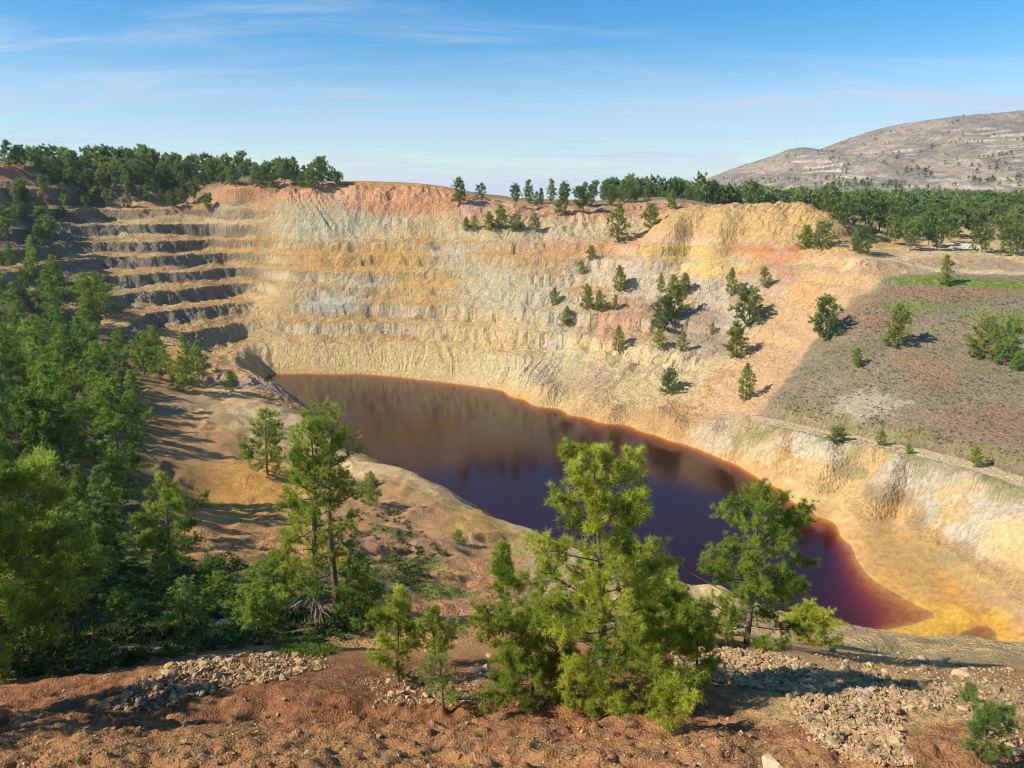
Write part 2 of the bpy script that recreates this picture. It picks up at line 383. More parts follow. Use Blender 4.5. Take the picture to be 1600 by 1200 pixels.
def ground_z(x, y):
    fr_ = np.interp(y, RW, np.arange(NR)); fc = (np.asarray(x) / (np.asarray(y) + Y0) - UU[0]) / (UU[1] - UU[0])
    r0 = np.clip(np.floor(fr_).astype(int), 0, NR - 2); c0 = np.clip(np.floor(fc).astype(int), 0, NC - 2)
    a = fr_ - r0; b = np.clip(fc - c0, 0, 1)
    return (H[r0, c0] * (1 - b) + H[r0, c0 + 1] * b) * (1 - a) + (H[r0 + 1, c0] * (1 - b) + H[r0 + 1, c0 + 1] * b) * a
_HY = np.concatenate([np.arange(9, 60, .08), np.arange(60, 400, .25), np.arange(400, 975, 2.0)])
def hit(px, py, dmin=9.0):
    rx, ry, rz = ray(px, py); t = _HY / ry
    x = rx * t; z = HC + rz * t
    g = ground_z(x, _HY)
    k = np.nonzero((g > z) & (_HY >= dmin))[0]
    if len(k) == 0: return None
    k = k[0]
    return np.array((x[k], _HY[k], g[k]))
print('terrain heights', round(time.time() - T0, 1), 'points', _n)
# ------------------------------------------------------------------ ground colours (albedo) per vertex
def C3(*c): return np.array(c, np.float32)
gy_, gx_ = np.gradient(H, axis=0), np.gradient(H, axis=1)
dy_ = np.gradient(GY, axis=0); dx_ = np.gradient(GX, axis=1)
SX = gx_ / np.maximum(dx_, 1e-3); SLOPE = np.hypot(gy_ / np.maximum(dy_, 1e-3), SX)
n1 = fbm(GX / 24, GY / 24 + H / 16, 4, 101); n2 = fbm(GX / 6, GY / 6 + H / 4, 4, 103); n3 = fbm(GX / 1.8, GY / 1.8 + H / 1.5, 3, 107)
strat = fbm(ALONG / 34, H / 2.6, 4, 109); streak = fbm(ALONG / 2.4, RR / 30, 3, 113)
shp = H.shape + (1,)
CC = np.zeros(H.shape + (3,), np.float32)
def put(col, m):
    global CC
    m = np.clip(m, 0, 1)[..., None].astype(np.float32)
    CC = CC * (1 - m) + C3(*col) * m
CC[:] = C3(.46, .29, .14)
# --- pit walls
put((.50, .355, .175), pit)
put((.57, .435, .245), pit * sst(-.1, .5, n1 + .3 * streak))
put((.43, .365, .235), pit * sst(.15, .6, strat + .2 * n2) * .8)
put((.52, .315, .13), pit * sst(.2, .6, -n1 + .4 * n2) * .8)
put((.63, .50, .29), pit * sst(.15, .7, n2 - .3 * strat) * sst(-20, 60, GX) * .8)
put((.47, .40, .25), pit * sst(.1, .5, strat) * sst(20, 60, GX) * .6)
# risers: pale rock on the right, dark grey on the left paints in their shade
put((.56, .48, .34), FACE * .9 * (1 - leftw))
put((.30, .255, .185), FACE * .7 * (1 - leftw) * sst(.1, .5, fbm(ALONG / 3, H / 8, 3, 125)))  # dark streaks paint in the shadows of upright cracks
put((.19, .18, .15), FACE * .9 * leftw)
put((.28, .27, .22), FACE * .45 * leftw * sst(.1, .5, n2))
put((.40, .235, .09), bench_m * (1 - FACE) * sst(-.4, .3, n2 + .3 * n1) * .8 * sst(8, 10, H) * (1 - sst(45, 47, H)))
# crest band: pink and red soils, ochre dump on top
crest = sst(52, 62, H + 3 * n2) * pit * sst(-175, -150, GX)
put((.50, .28, .145), crest * .85)
put((.46, .21, .11), crest * sst(.1, .5, n1 + .3 * n2) * .7)
put((.50, .25, .06), sst(62.5, 65, H + n2) * pit * sst(-85, -60, GX) * (1 - sst(-25, -5, GX)) * .9)
flute_crest = sst(.0, .5, flute)  # mask of the raised flutes, coloured paler below
put((.62, .47, .24), wall_m * topw * flute_crest * .45)
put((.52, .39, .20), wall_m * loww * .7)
put((.60, .46, .26), wall_m * loww * flute_crest * .6)

SPL = []
def splat(px, py, rx, ry, rz, col, a=0.9, nz=0.5, at=None):
    c = at if at is not None else hit(px, py)
    if c is None: return
    r0, r1 = np.searchsorted(RW, (c[1] - ry * 2.2, c[1] + ry * 2.2))
    if r1 - r0 < 1: return
    ya, yb = max(RW[r0], -10) + Y0, RW[r1 - 1] + Y0
    ul = min((c[0] - rx * 2.2) / ya, (c[0] - rx * 2.2) / yb); uh = max((c[0] + rx * 2.2) / ya, (c[0] + rx * 2.2) / yb)
    c0, c1 = np.searchsorted(UU, (ul, uh))
    if c1 - c0 < 1: return
    sl_ = (slice(r0, r1), slice(c0, c1))
    d = np.sqrt(((GX[sl_] - c[0]) / rx) ** 2 + ((GY[sl_] - c[1]) / ry) ** 2 + ((H[sl_] - c[2]) / rz) ** 2)
    m = (sst(0, 0.32, 1 - d + nz * 1.35 * (0.6 * n2[sl_] + 0.45 * n3[sl_] + .45 * streak[sl_] * pit[sl_])) * a)[..., None].astype(np.float32)
    CC[sl_] = CC[sl_] * (1 - m) + C3(*col) * m
# far wall patches
splat(520, 330, 30, 30, 11, (.43, .40, .27), .7)
splat(505, 362, 22, 22, 5, (.43, .42, .31), .7)
splat(590, 330, 20, 20, 9, (.45, .42, .30), .6)
splat(620, 318, 26, 26, 6, (.52, .22, .10), .7)
splat(560, 305, 60, 30, 4, (.58, .33, .20), .7)
splat(380, 298, 22, 20, 5, (.47, .23, .13), .6)
splat(355, 330, 14, 20, 6, (.36, .33, .24), .6)
splat(700, 320, 18, 20, 6, (.55, .28, .15), .7)
splat(700, 400, 12, 30, 4, (.50, .47, .38), .8)
splat(640, 430, 30, 30, 10, (.55, .35, .13), .7)
splat(540, 400, 40, 30, 6, (.54, .33, .11), .7)
splat(520, 475, 14, 20, 4, (.42, .40, .32), .6)
splat(570, 440, 16, 20, 3, (.50, .46, .36), .6)
splat(520, 475, 14, 20, 3, (.48, .46, .38), .7)
splat(760, 420, 26, 30, 5, (.46, .42, .30), .7)
splat(800, 460, 26, 30, 8, (.50, .46, .33), .7)
splat(830, 400, 30, 30, 5, (.52, .33, .16), .7)
splat(850, 500, 26, 26, 8, (.47, .43, .31), .7)
splat(880, 540, 16, 16, 4, (.52, .47, .37), .8)
splat(925, 545, 14, 16, 4, (.62, .50, .25), .8)
splat(760, 520, 30, 26, 8, (.57, .43, .22), .7)
splat(650, 560, 60, 20, 6, (.53, .41, .22), .7)
splat(820, 575, 40, 20, 6, (.52, .45, .27), .8)
splat(920, 590, 24, 14, 4, (.45, .35, .24), .8)
splat(1000, 600, 22, 14, 4, (.50, .40, .22), .7)
splat(930, 600, 10, 8, 3, (.40, .26, .18), .6)
splat(1010, 425, 22, 26, 5, (.62, .46, .32), .8)
splat(960, 420, 22, 26, 5, (.54, .46, .35), .7)
splat(990, 480, 10, 20, 9, (.38, .25, .16), .8)
splat(960, 510, 12, 18, 8, (.50, .30, .18), .8)
splat(1080, 500, 16, 18, 8, (.36, .27, .20), .9)
splat(1110, 540, 14, 16, 8, (.35, .27, .20), .8)
splat(1110, 455, 12, 16, 7, (.52, .45, .37), .8)
splat(1010, 450, 14, 16, 5, (.60, .50, .38), .8)
splat(1150, 500, 6, 16, 7, (.48, .42, .35), .7)
splat(1000, 560, 16, 14, 4, (.60, .48, .28), .8)
splat(1060, 585, 18, 12, 5, (.58, .47, .27), .8)
splat(1040, 610, 26, 14, 4, (.55, .42, .23), .7)
splat(940, 380, 40, 26, 5, (.58, .32, .17), .8)
splat(1090, 395, 22, 22, 4, (.60, .43, .12), .85, .6)
splat(1130, 400, 22, 22, 3.5, (.64, .47, .17), .85, .6)
splat(1080, 370, 20, 22, 3, (.66, .50, .38), .8)
splat(1050, 362, 30, 22, 4, (.60, .34, .18), .7)
splat(1130, 362, 20, 20, 3, (.60, .27, .12), .7)
splat(1200, 395, 22, 22, 4, (.52, .25, .12), .9)
splat(1230, 385, 9, 14, 3.5, (.47, .17, .08), .8, .8)
splat(1160, 425, 22, 22, 3.5, (.60, .42, .16), .9)
splat(1110, 425, 14, 22, 2, (.70, .50, .18), .9)
splat(1205, 430, 16, 18, 4, (.42, .22, .15), .8)
splat(1180, 450, 14, 18, 4, (.50, .36, .28), .7)
splat(850, 330, 40, 20, 4, (.57, .33, .19), .8)
splat(780, 330, 30, 20, 5, (.60, .36, .22), .8)
splat(740, 325, 12, 12, 3, (.48, .30, .23), .7)
splat(990, 330, 30, 20, 4, (.48, .26, .15), .8)
splat(850, 370, 40, 16, 3, (.50, .42, .28), .7)
# broken grey and dusty patches over the right half
put((.46, .41, .31), pit * sst(20, 60, GX) * sst(.05, .45, fbm(GX / 10, H / 3.5 + GY / 14, 4, 127)) * .55 * (1 - sst(44, 48, H)))
put((.50, .36, .26), pit * sst(30, 80, GX) * sst(.15, .5, fbm(GX / 9, H / 6 + GY / 12, 4, 129)) * .5)
# ochre mound
for q in ((1080, 338), (1150, 345), (1220, 345), (1280, 355)):
    splat(q[0], q[1], 24, 26, 9, (.52, .355, .16), .95, .3)
splat(1290, 345, 12, 18, 7, (.64, .42, .17), .9, .3)
splat(1310, 390, 14, 14, 4, (.60, .40, .18), .9)
# tan scree fan
for q in ((1330, 425, 17), (1300, 450, 18), (1270, 480, 17), (1240, 520, 16), (1210, 560, 14), (1170, 600, 12), (1150, 630, 12), (1350, 415, 14)):
    splat(q[0], q[1], q[2], 17, 12, (.55, .365, .205), .95, .3)
splat(1260, 465, 5, 8, 20, (.60, .33, .15), .5)
# shrub slope right
for q in ((1330, 560), (1400, 500), (1450, 600), (1300, 620), (1520, 520), (1560, 640), (1600, 560), (1450, 470), (1560, 470), (1650, 620)):
    splat(q[0], q[1], 30, 26, 15, (.30, .255, .17), .95, .3)
edge_x = np.interp(GY, [120, 178, 184, 210, 222, 232, 240], [60, 56, 62, 83, 104, 119, 130])
shm = sst(-2.5, 2.5, GX - edge_x + 5 * n1 + 4 * n2 + 2 * n3) * sst(9, 12, H) * sst(120, 126, GY) * (1 - sst(228, 236, GY))
put((.27, .225, .15), shm)
put((.19, .18, .10), shm * sst(.0, .4, n1 + .4 * n2) * .6)
put((.55, .365, .205), sst(1.2, -1.2, GX - edge_x + 2.0 * n2) * sst(-26, -16, GX - edge_x) * sst(178, 186, GY) * (1 - sst(228, 240, GY)) * .8)
splat(1570, 660, 14, 12, 5, (.30, .19, .13), .8)
splat(1460, 650, 5, 4, 2, (.36, .21, .15), .5)
splat(1350, 635, 10, 8, 4, (.50, .44, .34), .6)
splat(1450, 580, 6, 16, 8, (.30, .20, .12), .8)
splat(1340, 500, 16, 14, 4, (.28, .18, .12), .7)
splat(1480, 455, 24, 8, 3, (.36, .20, .12), .6)
for q in ((1430, 437, 9), (1470, 440, 9), (1530, 443, 12), (1590, 446, 12)):
    splat(q[0], q[1], q[2], 6, 2.0, (.20, .27, .055), .9, .4)
for q in ((1400, 478, 14), (1450, 482, 12), (1550, 490, 14), (1600, 500, 12)):
    splat(q[0], q[1], q[2], 3, 1.6, (.20, .24, .06), .7, .5)
splat(1540, 415, 40, 12, 3, (.40, .30, .20), .8)
splat(1350, 470, 8, 6, 3, (.28, .17, .11), .7)
# bank over the flat
splat(1320, 720, 14, 14, 7, (.58, .44, .22), .85)
splat(1390, 735, 14, 12, 6, (.60, .43, .20), .85)
splat(1270, 690, 9, 10, 4, (.54, .49, .39), .85)
splat(1430, 745, 11, 10, 6, (.46, .42, .34), .8)
splat(1480, 750, 9, 10, 6, (.50, .45, .36), .75)
splat(1500, 790, 12, 10, 6, (.58, .43, .22), .8)
splat(1560, 800, 10, 10, 6, (.52, .47, .38), .8)
splat(1440, 800, 6, 6, 3, (.44, .42, .38), .8)
splat(1520, 850, 10, 8, 3, (.50, .47, .40), .8)
splat(1590, 860, 9, 8, 5, (.66, .50, .26), .8)
splat(1180, 690, 18, 10, 5, (.56, .46, .28), .8)
splat(1120, 680, 12, 8, 5, (.50, .42, .30), .8)
splat(1200, 665, 20, 6, 3, (.42, .34, .22), .8)
splat(1150, 660, 22, 8, 3, (.40, .32, .22), .7)
splat(1330, 690, 16, 6, 2.5, (.40, .38, .28), .6)
# mud flat
for q in ((1380, 860, 16, .48, .30, .12), (1420, 900, 16, .46, .285, .11), (1450, 940, 16, .60, .36, .07), (1500, 930, 14, .46, .28, .10), (1350, 800, 14, .51, .34, .15), (1280, 765, 14, .54, .38, .18), (1560, 960, 12, .44, .28, .13), (1570, 920, 10, .42, .28, .14), (1470, 880, 10, .40, .28, .12)):
    splat(q[0], q[1], q[2], 12, 3, q[3:], .9, .4)
splat(1450, 975, 14, 8, 2, (.66, .40, .06), .9, .4)
splat(1390, 775, 5, 5, 2, (.28, .22, .13), .8)
splat(1340, 735, 5, 5, 2, (.25, .22, .14), .7)
splat(1430, 815, 14, 3.5, 2, (.34, .25, .13), .7)
splat(1500, 865, 14, 3.5, 2, (.32, .24, .13), .7)
# wet iron-stained rim of the lake and the bed
rim = (1 - sst(.5, 1.6, H + .5 * n2)) * sst(60, 200, GY)
put((.54, .35, .15), rim * .3)
rimr = (1 - sst(.3, 1.1, H)) * sst(60, 75, GX) * (1 - sst(150, 185, GY))
put((.58, .31, .06), rimr * .8)
put((.70, .36, .03), sst(0, .3, -H) * .95)
put((.30, .10, .03), sst(1.5, 5, -H) * .9)

# --- near side
near_y = np.interp(GX, [-300, -120, -85, -60, 0, 40, 80, 150, 400], [235, 235, 236, 175, 122, 95, 88, 76, 60])
near = sst(8, -8, GY - near_y) * land
put((.54, .295, .11), near)
put((.47, .26, .11), near * sst(-.2, .4, n1))
put((.52, .34, .17), near * sst(.1, .6, n2 - .3 * n1) * .7)
crestn = near * sst(70, 90, GY) * np.exp(-((GY - near_y + 16) / 14.0) ** 2) * sst(-95, -60, GX)
put((.66, .50, .27), crestn * .95)
for q in ((380, 760, 13, .62, .33, .09), (330, 740, 9, .54, .30, .11), (420, 770, 9, .56, .31, .09), (340, 640, 14, .52, .34, .18), (420, 650, 10, .56, .42, .24), (300, 690, 9, .50, .30, .14), (680, 800, 12, .54, .35, .13), (760, 835, 12, .54, .33, .12), (600, 800, 10, .46, .27, .14), (640, 860, 9, .42, .24, .14), (740, 880, 8, .46, .26, .13), (700, 940, 8, .42, .22, .12), (560, 760, 8, .50, .30, .14)):
    splat(q[0], q[1], q[2] * 1.35, q[2] * 1.5, 8, q[3:], .95, .4)
splat(460, 620, 10, 14, 8, (.30, .26, .20), .8)
splat(400, 600, 10, 14, 8, (.30, .25, .20), .8)
splat(330, 600, 8, 10, 5, (.26, .19, .16), .7)
# wooded slope and hollow: dark brown floor with green patches
wood = near * sst(-.36, -.44, GX / (GY + Y0) + .02 * n1 + .0004 * (GY - 60)) * sst(30, 40, GY)
put((.15, .12, .07), wood * .85)
hollow = sst(30, 36, GY) * (1 - sst(52, 68, GY + 6 * n1)) * (1 - sst(-12, -4, GX + 3 * n1))
put((.13, .11, .07), hollow * .85)
put((.10, .14, .03), (wood + hollow) * sst(.0, .4, n2 + .3 * n3) * .8)
for q in ((470, 1012, 1.6), (170, 910, 5), (330, 950, 3.5), (420, 960, 2.5), (620, 830, 4), (560, 770, 3), (660, 880, 3), (720, 860, 2.0), (290, 600, 7), (850, 940, 3), (700, 925, 2.5)):
    splat(q[0], q[1], q[2], q[2], 2, (.13, .19, .035), .8, .7)
# middle bank right
mbk = near * sst(-2, 6, GX) * sst(33, 37, GY)
put((.46, .35, .19), mbk * .8)
put((.36, .29, .16), mbk * sst(0, .4, n2) * .6)
put((.58, .44, .22), mbk * sst(48, 58, GY) * .8)
put((.26, .25, .10), mbk * sst(.15, .5, fbm(GX / 5, GY / 3, 3, 117)) * (1 - sst(46, 52, GY)) * .6)
# foreground soil
fgc = 1 - sst(26, 32, GY + n1)
put((.27, .12, .055), fgc)
put((.37, .195, .09), fgc * sst(-.2, .45, clod + .4 * n2))
put((.30, .12, .06), fgc * sst(.1, .5, n2 - .3 * clod) * .7)
put((.40, .225, .10), fgc * sst(19, 16, GY + n2) * .6)
put((.20, .085, .05), fgc * sst(.05, .25, -tuss) * .5)  # soil darkened in the dips between clods to paint in their shade
rub = fgc * sst(6.0, 9.0, GX + n2 - (GY - 20) * .3) * sst(17.5, 19.5, GY + .8 * n2)
put((.52, .38, .19), rub * .8)
# plateau, ridge
up = sst(356, 372, GY) + sst(195, 215, GX) * sst(225, 240, GY)
put((.30, .23, .14), up)
put((.16, .16, .08), sst(.0, .5, n1) * sst(360, 400, GY) * .8)
lr = (1 - sst(-168, -150, GX + (GY - 300) * .35)) * sst(240, 270, GY)
put((.50, .27, .16), lr * sst(60, 64, H) * .8)
put((.17, .14, .09), lr * sst(-.2, .3, n1 + n2 * .5) * .8)
put((.17, .15, .09), sst(66, 70, H) * sst(335, 350, GY) * (1 - sst(-130, -110, GX)) * .8)
# tracks
def poly_d(pts):
    d = np.full(H.shape, 1e9)
    for (a, b) in zip(pts[:-1], pts[1:]):
        vx, vy = b[0] - a[0], b[1] - a[1]; L = vx * vx + vy * vy + 1e-9
        t = np.clip(((GX - a[0]) * vx + (GY - a[1]) * vy) / L, 0, 1)
        d = np.minimum(d, np.hypot(GX - a[0] - t * vx, GY - a[1] - t * vy))
    return d
low_track = TRK
up_track = [on_d(*q) for q in ((1325, 407, 240), (1380, 405, 248), (1430, 414, 243), (1470, 424, 236), (1540, 428, 234), (1620, 432, 232))]
up_track2 = [on_d(*q) for q in ((1380, 405, 248), (1430, 400, 258), (1475, 394, 270), (1512, 384, 285))]
dl = poly_d(low_track); du = np.minimum(poly_d(up_track), poly_d(up_track2) - .8)
put((.20, .20, .07), sst(3, 1.2, np.abs(dl - 3.6 + n3)) * sst(-.2, .2, n2) * .7)
put((.64, .50, .31), sst(3.0, 2.2, dl + .3 * n3))
put((.34, .27, .14), sst(.5, .25, dl + .2 * n3) * .25)
put((.62, .48, .30), sst(2.6, 1.7, du + .5 * n3) * .95)
splat(1512, 383, 7, 10, 3, (.74, .68, .56), .95, .3)
# broken-up colour everywhere
CC *= (1 + .17 * n3 + .09 * n2)[..., None] * (1 + .17 * fbm(GX / .6, GY / .6 + H / .5, 2, 121))[..., None]
CC *= C3(.95, .895, .79)
CC = np.clip(CC, .01, .9)

def make_mat(name): 
    m = bpy.data.materials.new(name); m.use_nodes = True
    return m, m.node_tree.nodes, m.node_tree.links, m.node_tree.nodes['Principled BSDF']
def ground_mat(name, sc1, sc2, bump, dist, var=.22):
    m, nn, ll, b = make_mat(name)
    b.inputs['Roughness'].default_value = .93; b.inputs['Specular IOR Level'].default_value = .15
    at = nn.new('ShaderNodeAttribute'); at.attribute_name = 'soil'
    tx = nn.new('ShaderNodeTexCoord')
    a = nn.new('ShaderNodeTexNoise'); a.inputs['Scale'].default_value = sc1; a.inputs['Detail'].default_value = 6; a.inputs['Roughness'].default_value = .65
    c = nn.new('ShaderNodeTexVoronoi'); c.inputs['Scale'].default_value = sc2
    for t in (a, c): ll.new(tx.outputs['Object'], t.inputs['Vector'])
    mr = nn.new('ShaderNodeMapRange'); ll.new(a.outputs['Fac'], mr.inputs['Value'])
    mr.inputs['From Min'].default_value = .3; mr.inputs['From Max'].default_value = .7; mr.inputs['To Min'].default_value = 1 - var; mr.inputs['To Max'].default_value = 1 + var
    vm = nn.new('ShaderNodeVectorMath'); vm.operation = 'SCALE'
    ll.new(at.outputs['Color'], vm.inputs[0]); ll.new(mr.outputs[0], vm.inputs['Scale'])
    ll.new(vm.outputs[0], b.inputs['Base Color'])
    ad = nn.new('ShaderNodeMath'); ad.operation = 'MULTIPLY_ADD'; ll.new(c.outputs['Distance'], ad.inputs[0]); ad.inputs[1].default_value = -.5; ll.new(a.outputs['Fac'], ad.inputs[2])
    bp = nn.new('ShaderNodeBump'); bp.inputs['Strength'].default_value = bump; bp.inputs['Distance'].default_value = dist
    ll.new(ad.outputs[0], bp.inputs['Height']); ll.new(bp.outputs[0], b.inputs['Normal'])
    return m
M_NEAR = ground_mat('loose_red_soil', 9.0, 16.0, .9, .09, .3)
M_FAR = ground_mat('weathered_ore_ground', 1.1, 1.6, .85, .8, .26)
M_MID = ground_mat('bank_soil', 2.6, 5.0, .85, .28, .3)
M_MUD = ground_mat('stained_mud', .8, 1.2, .35, .3, .2)

def piece(name, mask, mat, kind='structure'):
    """one piece of the ground, made of the grid cells in mask"""
    i = np.arange(NR * NC).reshape(NR, NC)
    q = np.stack([i[:-1, :-1], i[:-1, 1:], i[1:, 1:], i[1:, :-1]], -1)[mask].reshape(-1, 4)
    used, inv = np.unique(q, return_inverse=True)
    v = np.stack([GX, GY, H], -1).reshape(-1, 3)[used].astype(np.float32)
    c = CC.reshape(-1, 3)[used]
    q = inv.reshape(-1, 4)
    me = bpy.data.meshes.new(name)
    me.vertices.add(len(v)); me.vertices.foreach_set('co', v.ravel())
    me.loops.add(len(q) * 4); me.loops.foreach_set('vertex_index', q.ravel().astype(np.int32))
    me.polygons.add(len(q)); me.polygons.foreach_set('loop_start', np.arange(0, len(q) * 4, 4, dtype=np.int32))
    me.update()
    ca = me.color_attributes.new('soil', 'FLOAT_COLOR', 'POINT')
    ca.data.foreach_set('color', np.concatenate([c, np.ones((len(c), 1), np.float32)], 1).ravel())
    if name == 'quarry_wall': me.shade_flat()
    me.materials.append(mat)
    o = bpy.data.objects.new(name, me); COL.objects.link(o); o['kind'] = kind
    return o
def cellmean(a): return (a[:-1, :-1] + a[:-1, 1:] + a[1:, 1:] + a[1:, :-1]) / 4
cX, cY, cH, cD, cU, cN = (cellmean(a) for a in (GX, GY, H, dl, du, near_y))
bed = (cH < 0) & (cY > 60)
trk = ((cD < 2.7) | (cU < 2.3)) & ~bed
nearc = (cY < cN) & ~bed & ~trk
front = nearc & (cY < 32)
bankc = nearc & (cY >= 32)
upc = ~bed & ~trk & ~nearc & ((cY > 354) | ((cX > 150 + (cY - 240) * .3) & (cY > 222)))
flat = ~bed & ~trk & ~nearc & ~upc & (cH < 2.2) & (cX > 40) & (cY < 175)
shr = ~bed & ~trk & ~nearc & ~upc & ~flat & (cX > 95) & (cY > 120) & (cX > np.interp(cY, [120, 178, 205, 240], [60, 62, 88, 112])) & (cH > 12)
wall = ~(bed | trk | nearc | upc | flat | shr)
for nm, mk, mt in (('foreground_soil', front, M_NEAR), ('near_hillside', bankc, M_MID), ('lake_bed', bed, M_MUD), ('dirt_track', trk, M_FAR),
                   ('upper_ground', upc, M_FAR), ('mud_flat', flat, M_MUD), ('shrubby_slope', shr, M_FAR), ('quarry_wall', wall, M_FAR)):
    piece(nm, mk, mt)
print('terrain meshes', round(time.time() - T0, 1))

# ------------------------------------------------------------------ the lake: a body of red water that swallows light with depth
def water():
    m, nn, ll, b = make_mat('acid_lake_water')
    nn.remove(b)
    out = nn['Material Output']
    gl = nn.new('ShaderNodeBsdfGlossy'); gl.inputs['Roughness'].default_value = .085; gl.inputs['Color'].default_value = (1, 1, 1, 1)
    tr = nn.new('ShaderNodeBsdfTransparent')
    df = nn.new('ShaderNodeBsdfDiffuse'); df.inputs['Color'].default_value = (.115, .026, .024, 1)
    fr = nn.new('ShaderNodeFresnel'); fr.inputs['IOR'].default_value = 1.36
    ge = nn.new('ShaderNodeNewGeometry'); io = nn.new('ShaderNodeMapRange'); io.inputs['To Min'].default_value = 1.36; io.inputs['To Max'].default_value = 1 / 1.36
    ll.new(ge.outputs['Backfacing'], io.inputs['Value']); ll.new(io.outputs[0], fr.inputs['IOR'])   # light leaving the water is not trapped
    mx = nn.new('ShaderNodeMixShader'); ms = nn.new('ShaderNodeMixShader'); ms.inputs[0].default_value = .22
    tx = nn.new('ShaderNodeTexCoord'); mp = nn.new('ShaderNodeMapping'); mp.inputs['Scale'].default_value = (.5, 1.0, 1)
    no = nn.new('ShaderNodeTexNoise'); no.inputs['Scale'].default_value = 1.1; no.inputs['Detail'].default_value = 4
    ll.new(tx.outputs['Object'], mp.inputs[0]); ll.new(mp.outputs[0], no.inputs['Vector'])
    rn = nn.new('ShaderNodeTexNoise'); rn.inputs['Scale'].default_value = .025; rn.inputs['Detail'].default_value = 3; ll.new(mp.outputs[0], rn.inputs['Vector'])
    rg = nn.new('ShaderNodeMapRange'); rg.inputs['From Min'].default_value = .35; rg.inputs['From Max'].default_value = .65; rg.inputs['To Min'].default_value = .06; rg.inputs['To Max'].default_value = .15
    ll.new(rn.outputs['Fac'], rg.inputs['Value']); ll.new(rg.outputs[0], gl.inputs['Roughness'])
    bp = nn.new('ShaderNodeBump'); bp.inputs['Strength'].default_value = .06; bp.inputs['Distance'].default_value = .25
    ll.new(no.outputs['Fac'], bp.inputs['Height'])
    ll.new(bp.outputs[0], gl.inputs['Normal']); ll.new(bp.outputs[0], fr.inputs['Normal'])
    ll.new(tr.outputs[0], ms.inputs[1]); ll.new(df.outputs[0], ms.inputs[2])
    ll.new(fr.outputs[0], mx.inputs[0]); ll.new(ms.outputs[0], mx.inputs[1]); ll.new(gl.outputs[0], mx.inputs[2])
    ll.new(mx.outputs[0], out.inputs['Surface'])
    va = nn.new('ShaderNodeVolumeAbsorption'); va.inputs['Color'].default_value = (.60, .22, .05, 1); va.inputs['Density'].default_value = .78
    ll.new(va.outputs[0], out.inputs['Volume'])
    x0, x1, y0, y1 = -105, 115, 70, 285
    me = bpy.data.meshes.new('lake')
    v = [(x0, y0, -18), (x1, y0, -18), (x1, y1, -18), (x0, y1, -18), (x0, y0, 0), (x1, y0, 0), (x1, y1, 0), (x0, y1, 0)]
    me.from_pydata(v, [], [(0, 3, 2, 1), (4, 5, 6, 7), (0, 1, 5, 4), (1, 2, 6, 5), (2, 3, 7, 6), (3, 0, 4, 7)])
    me.materials.append(m)
    o = bpy.data.objects.new('lake', me); COL.objects.link(o); o['kind'] = 'structure'
    o['label'] = 'dark red acid lake filling the bottom of the old open pit'
water()
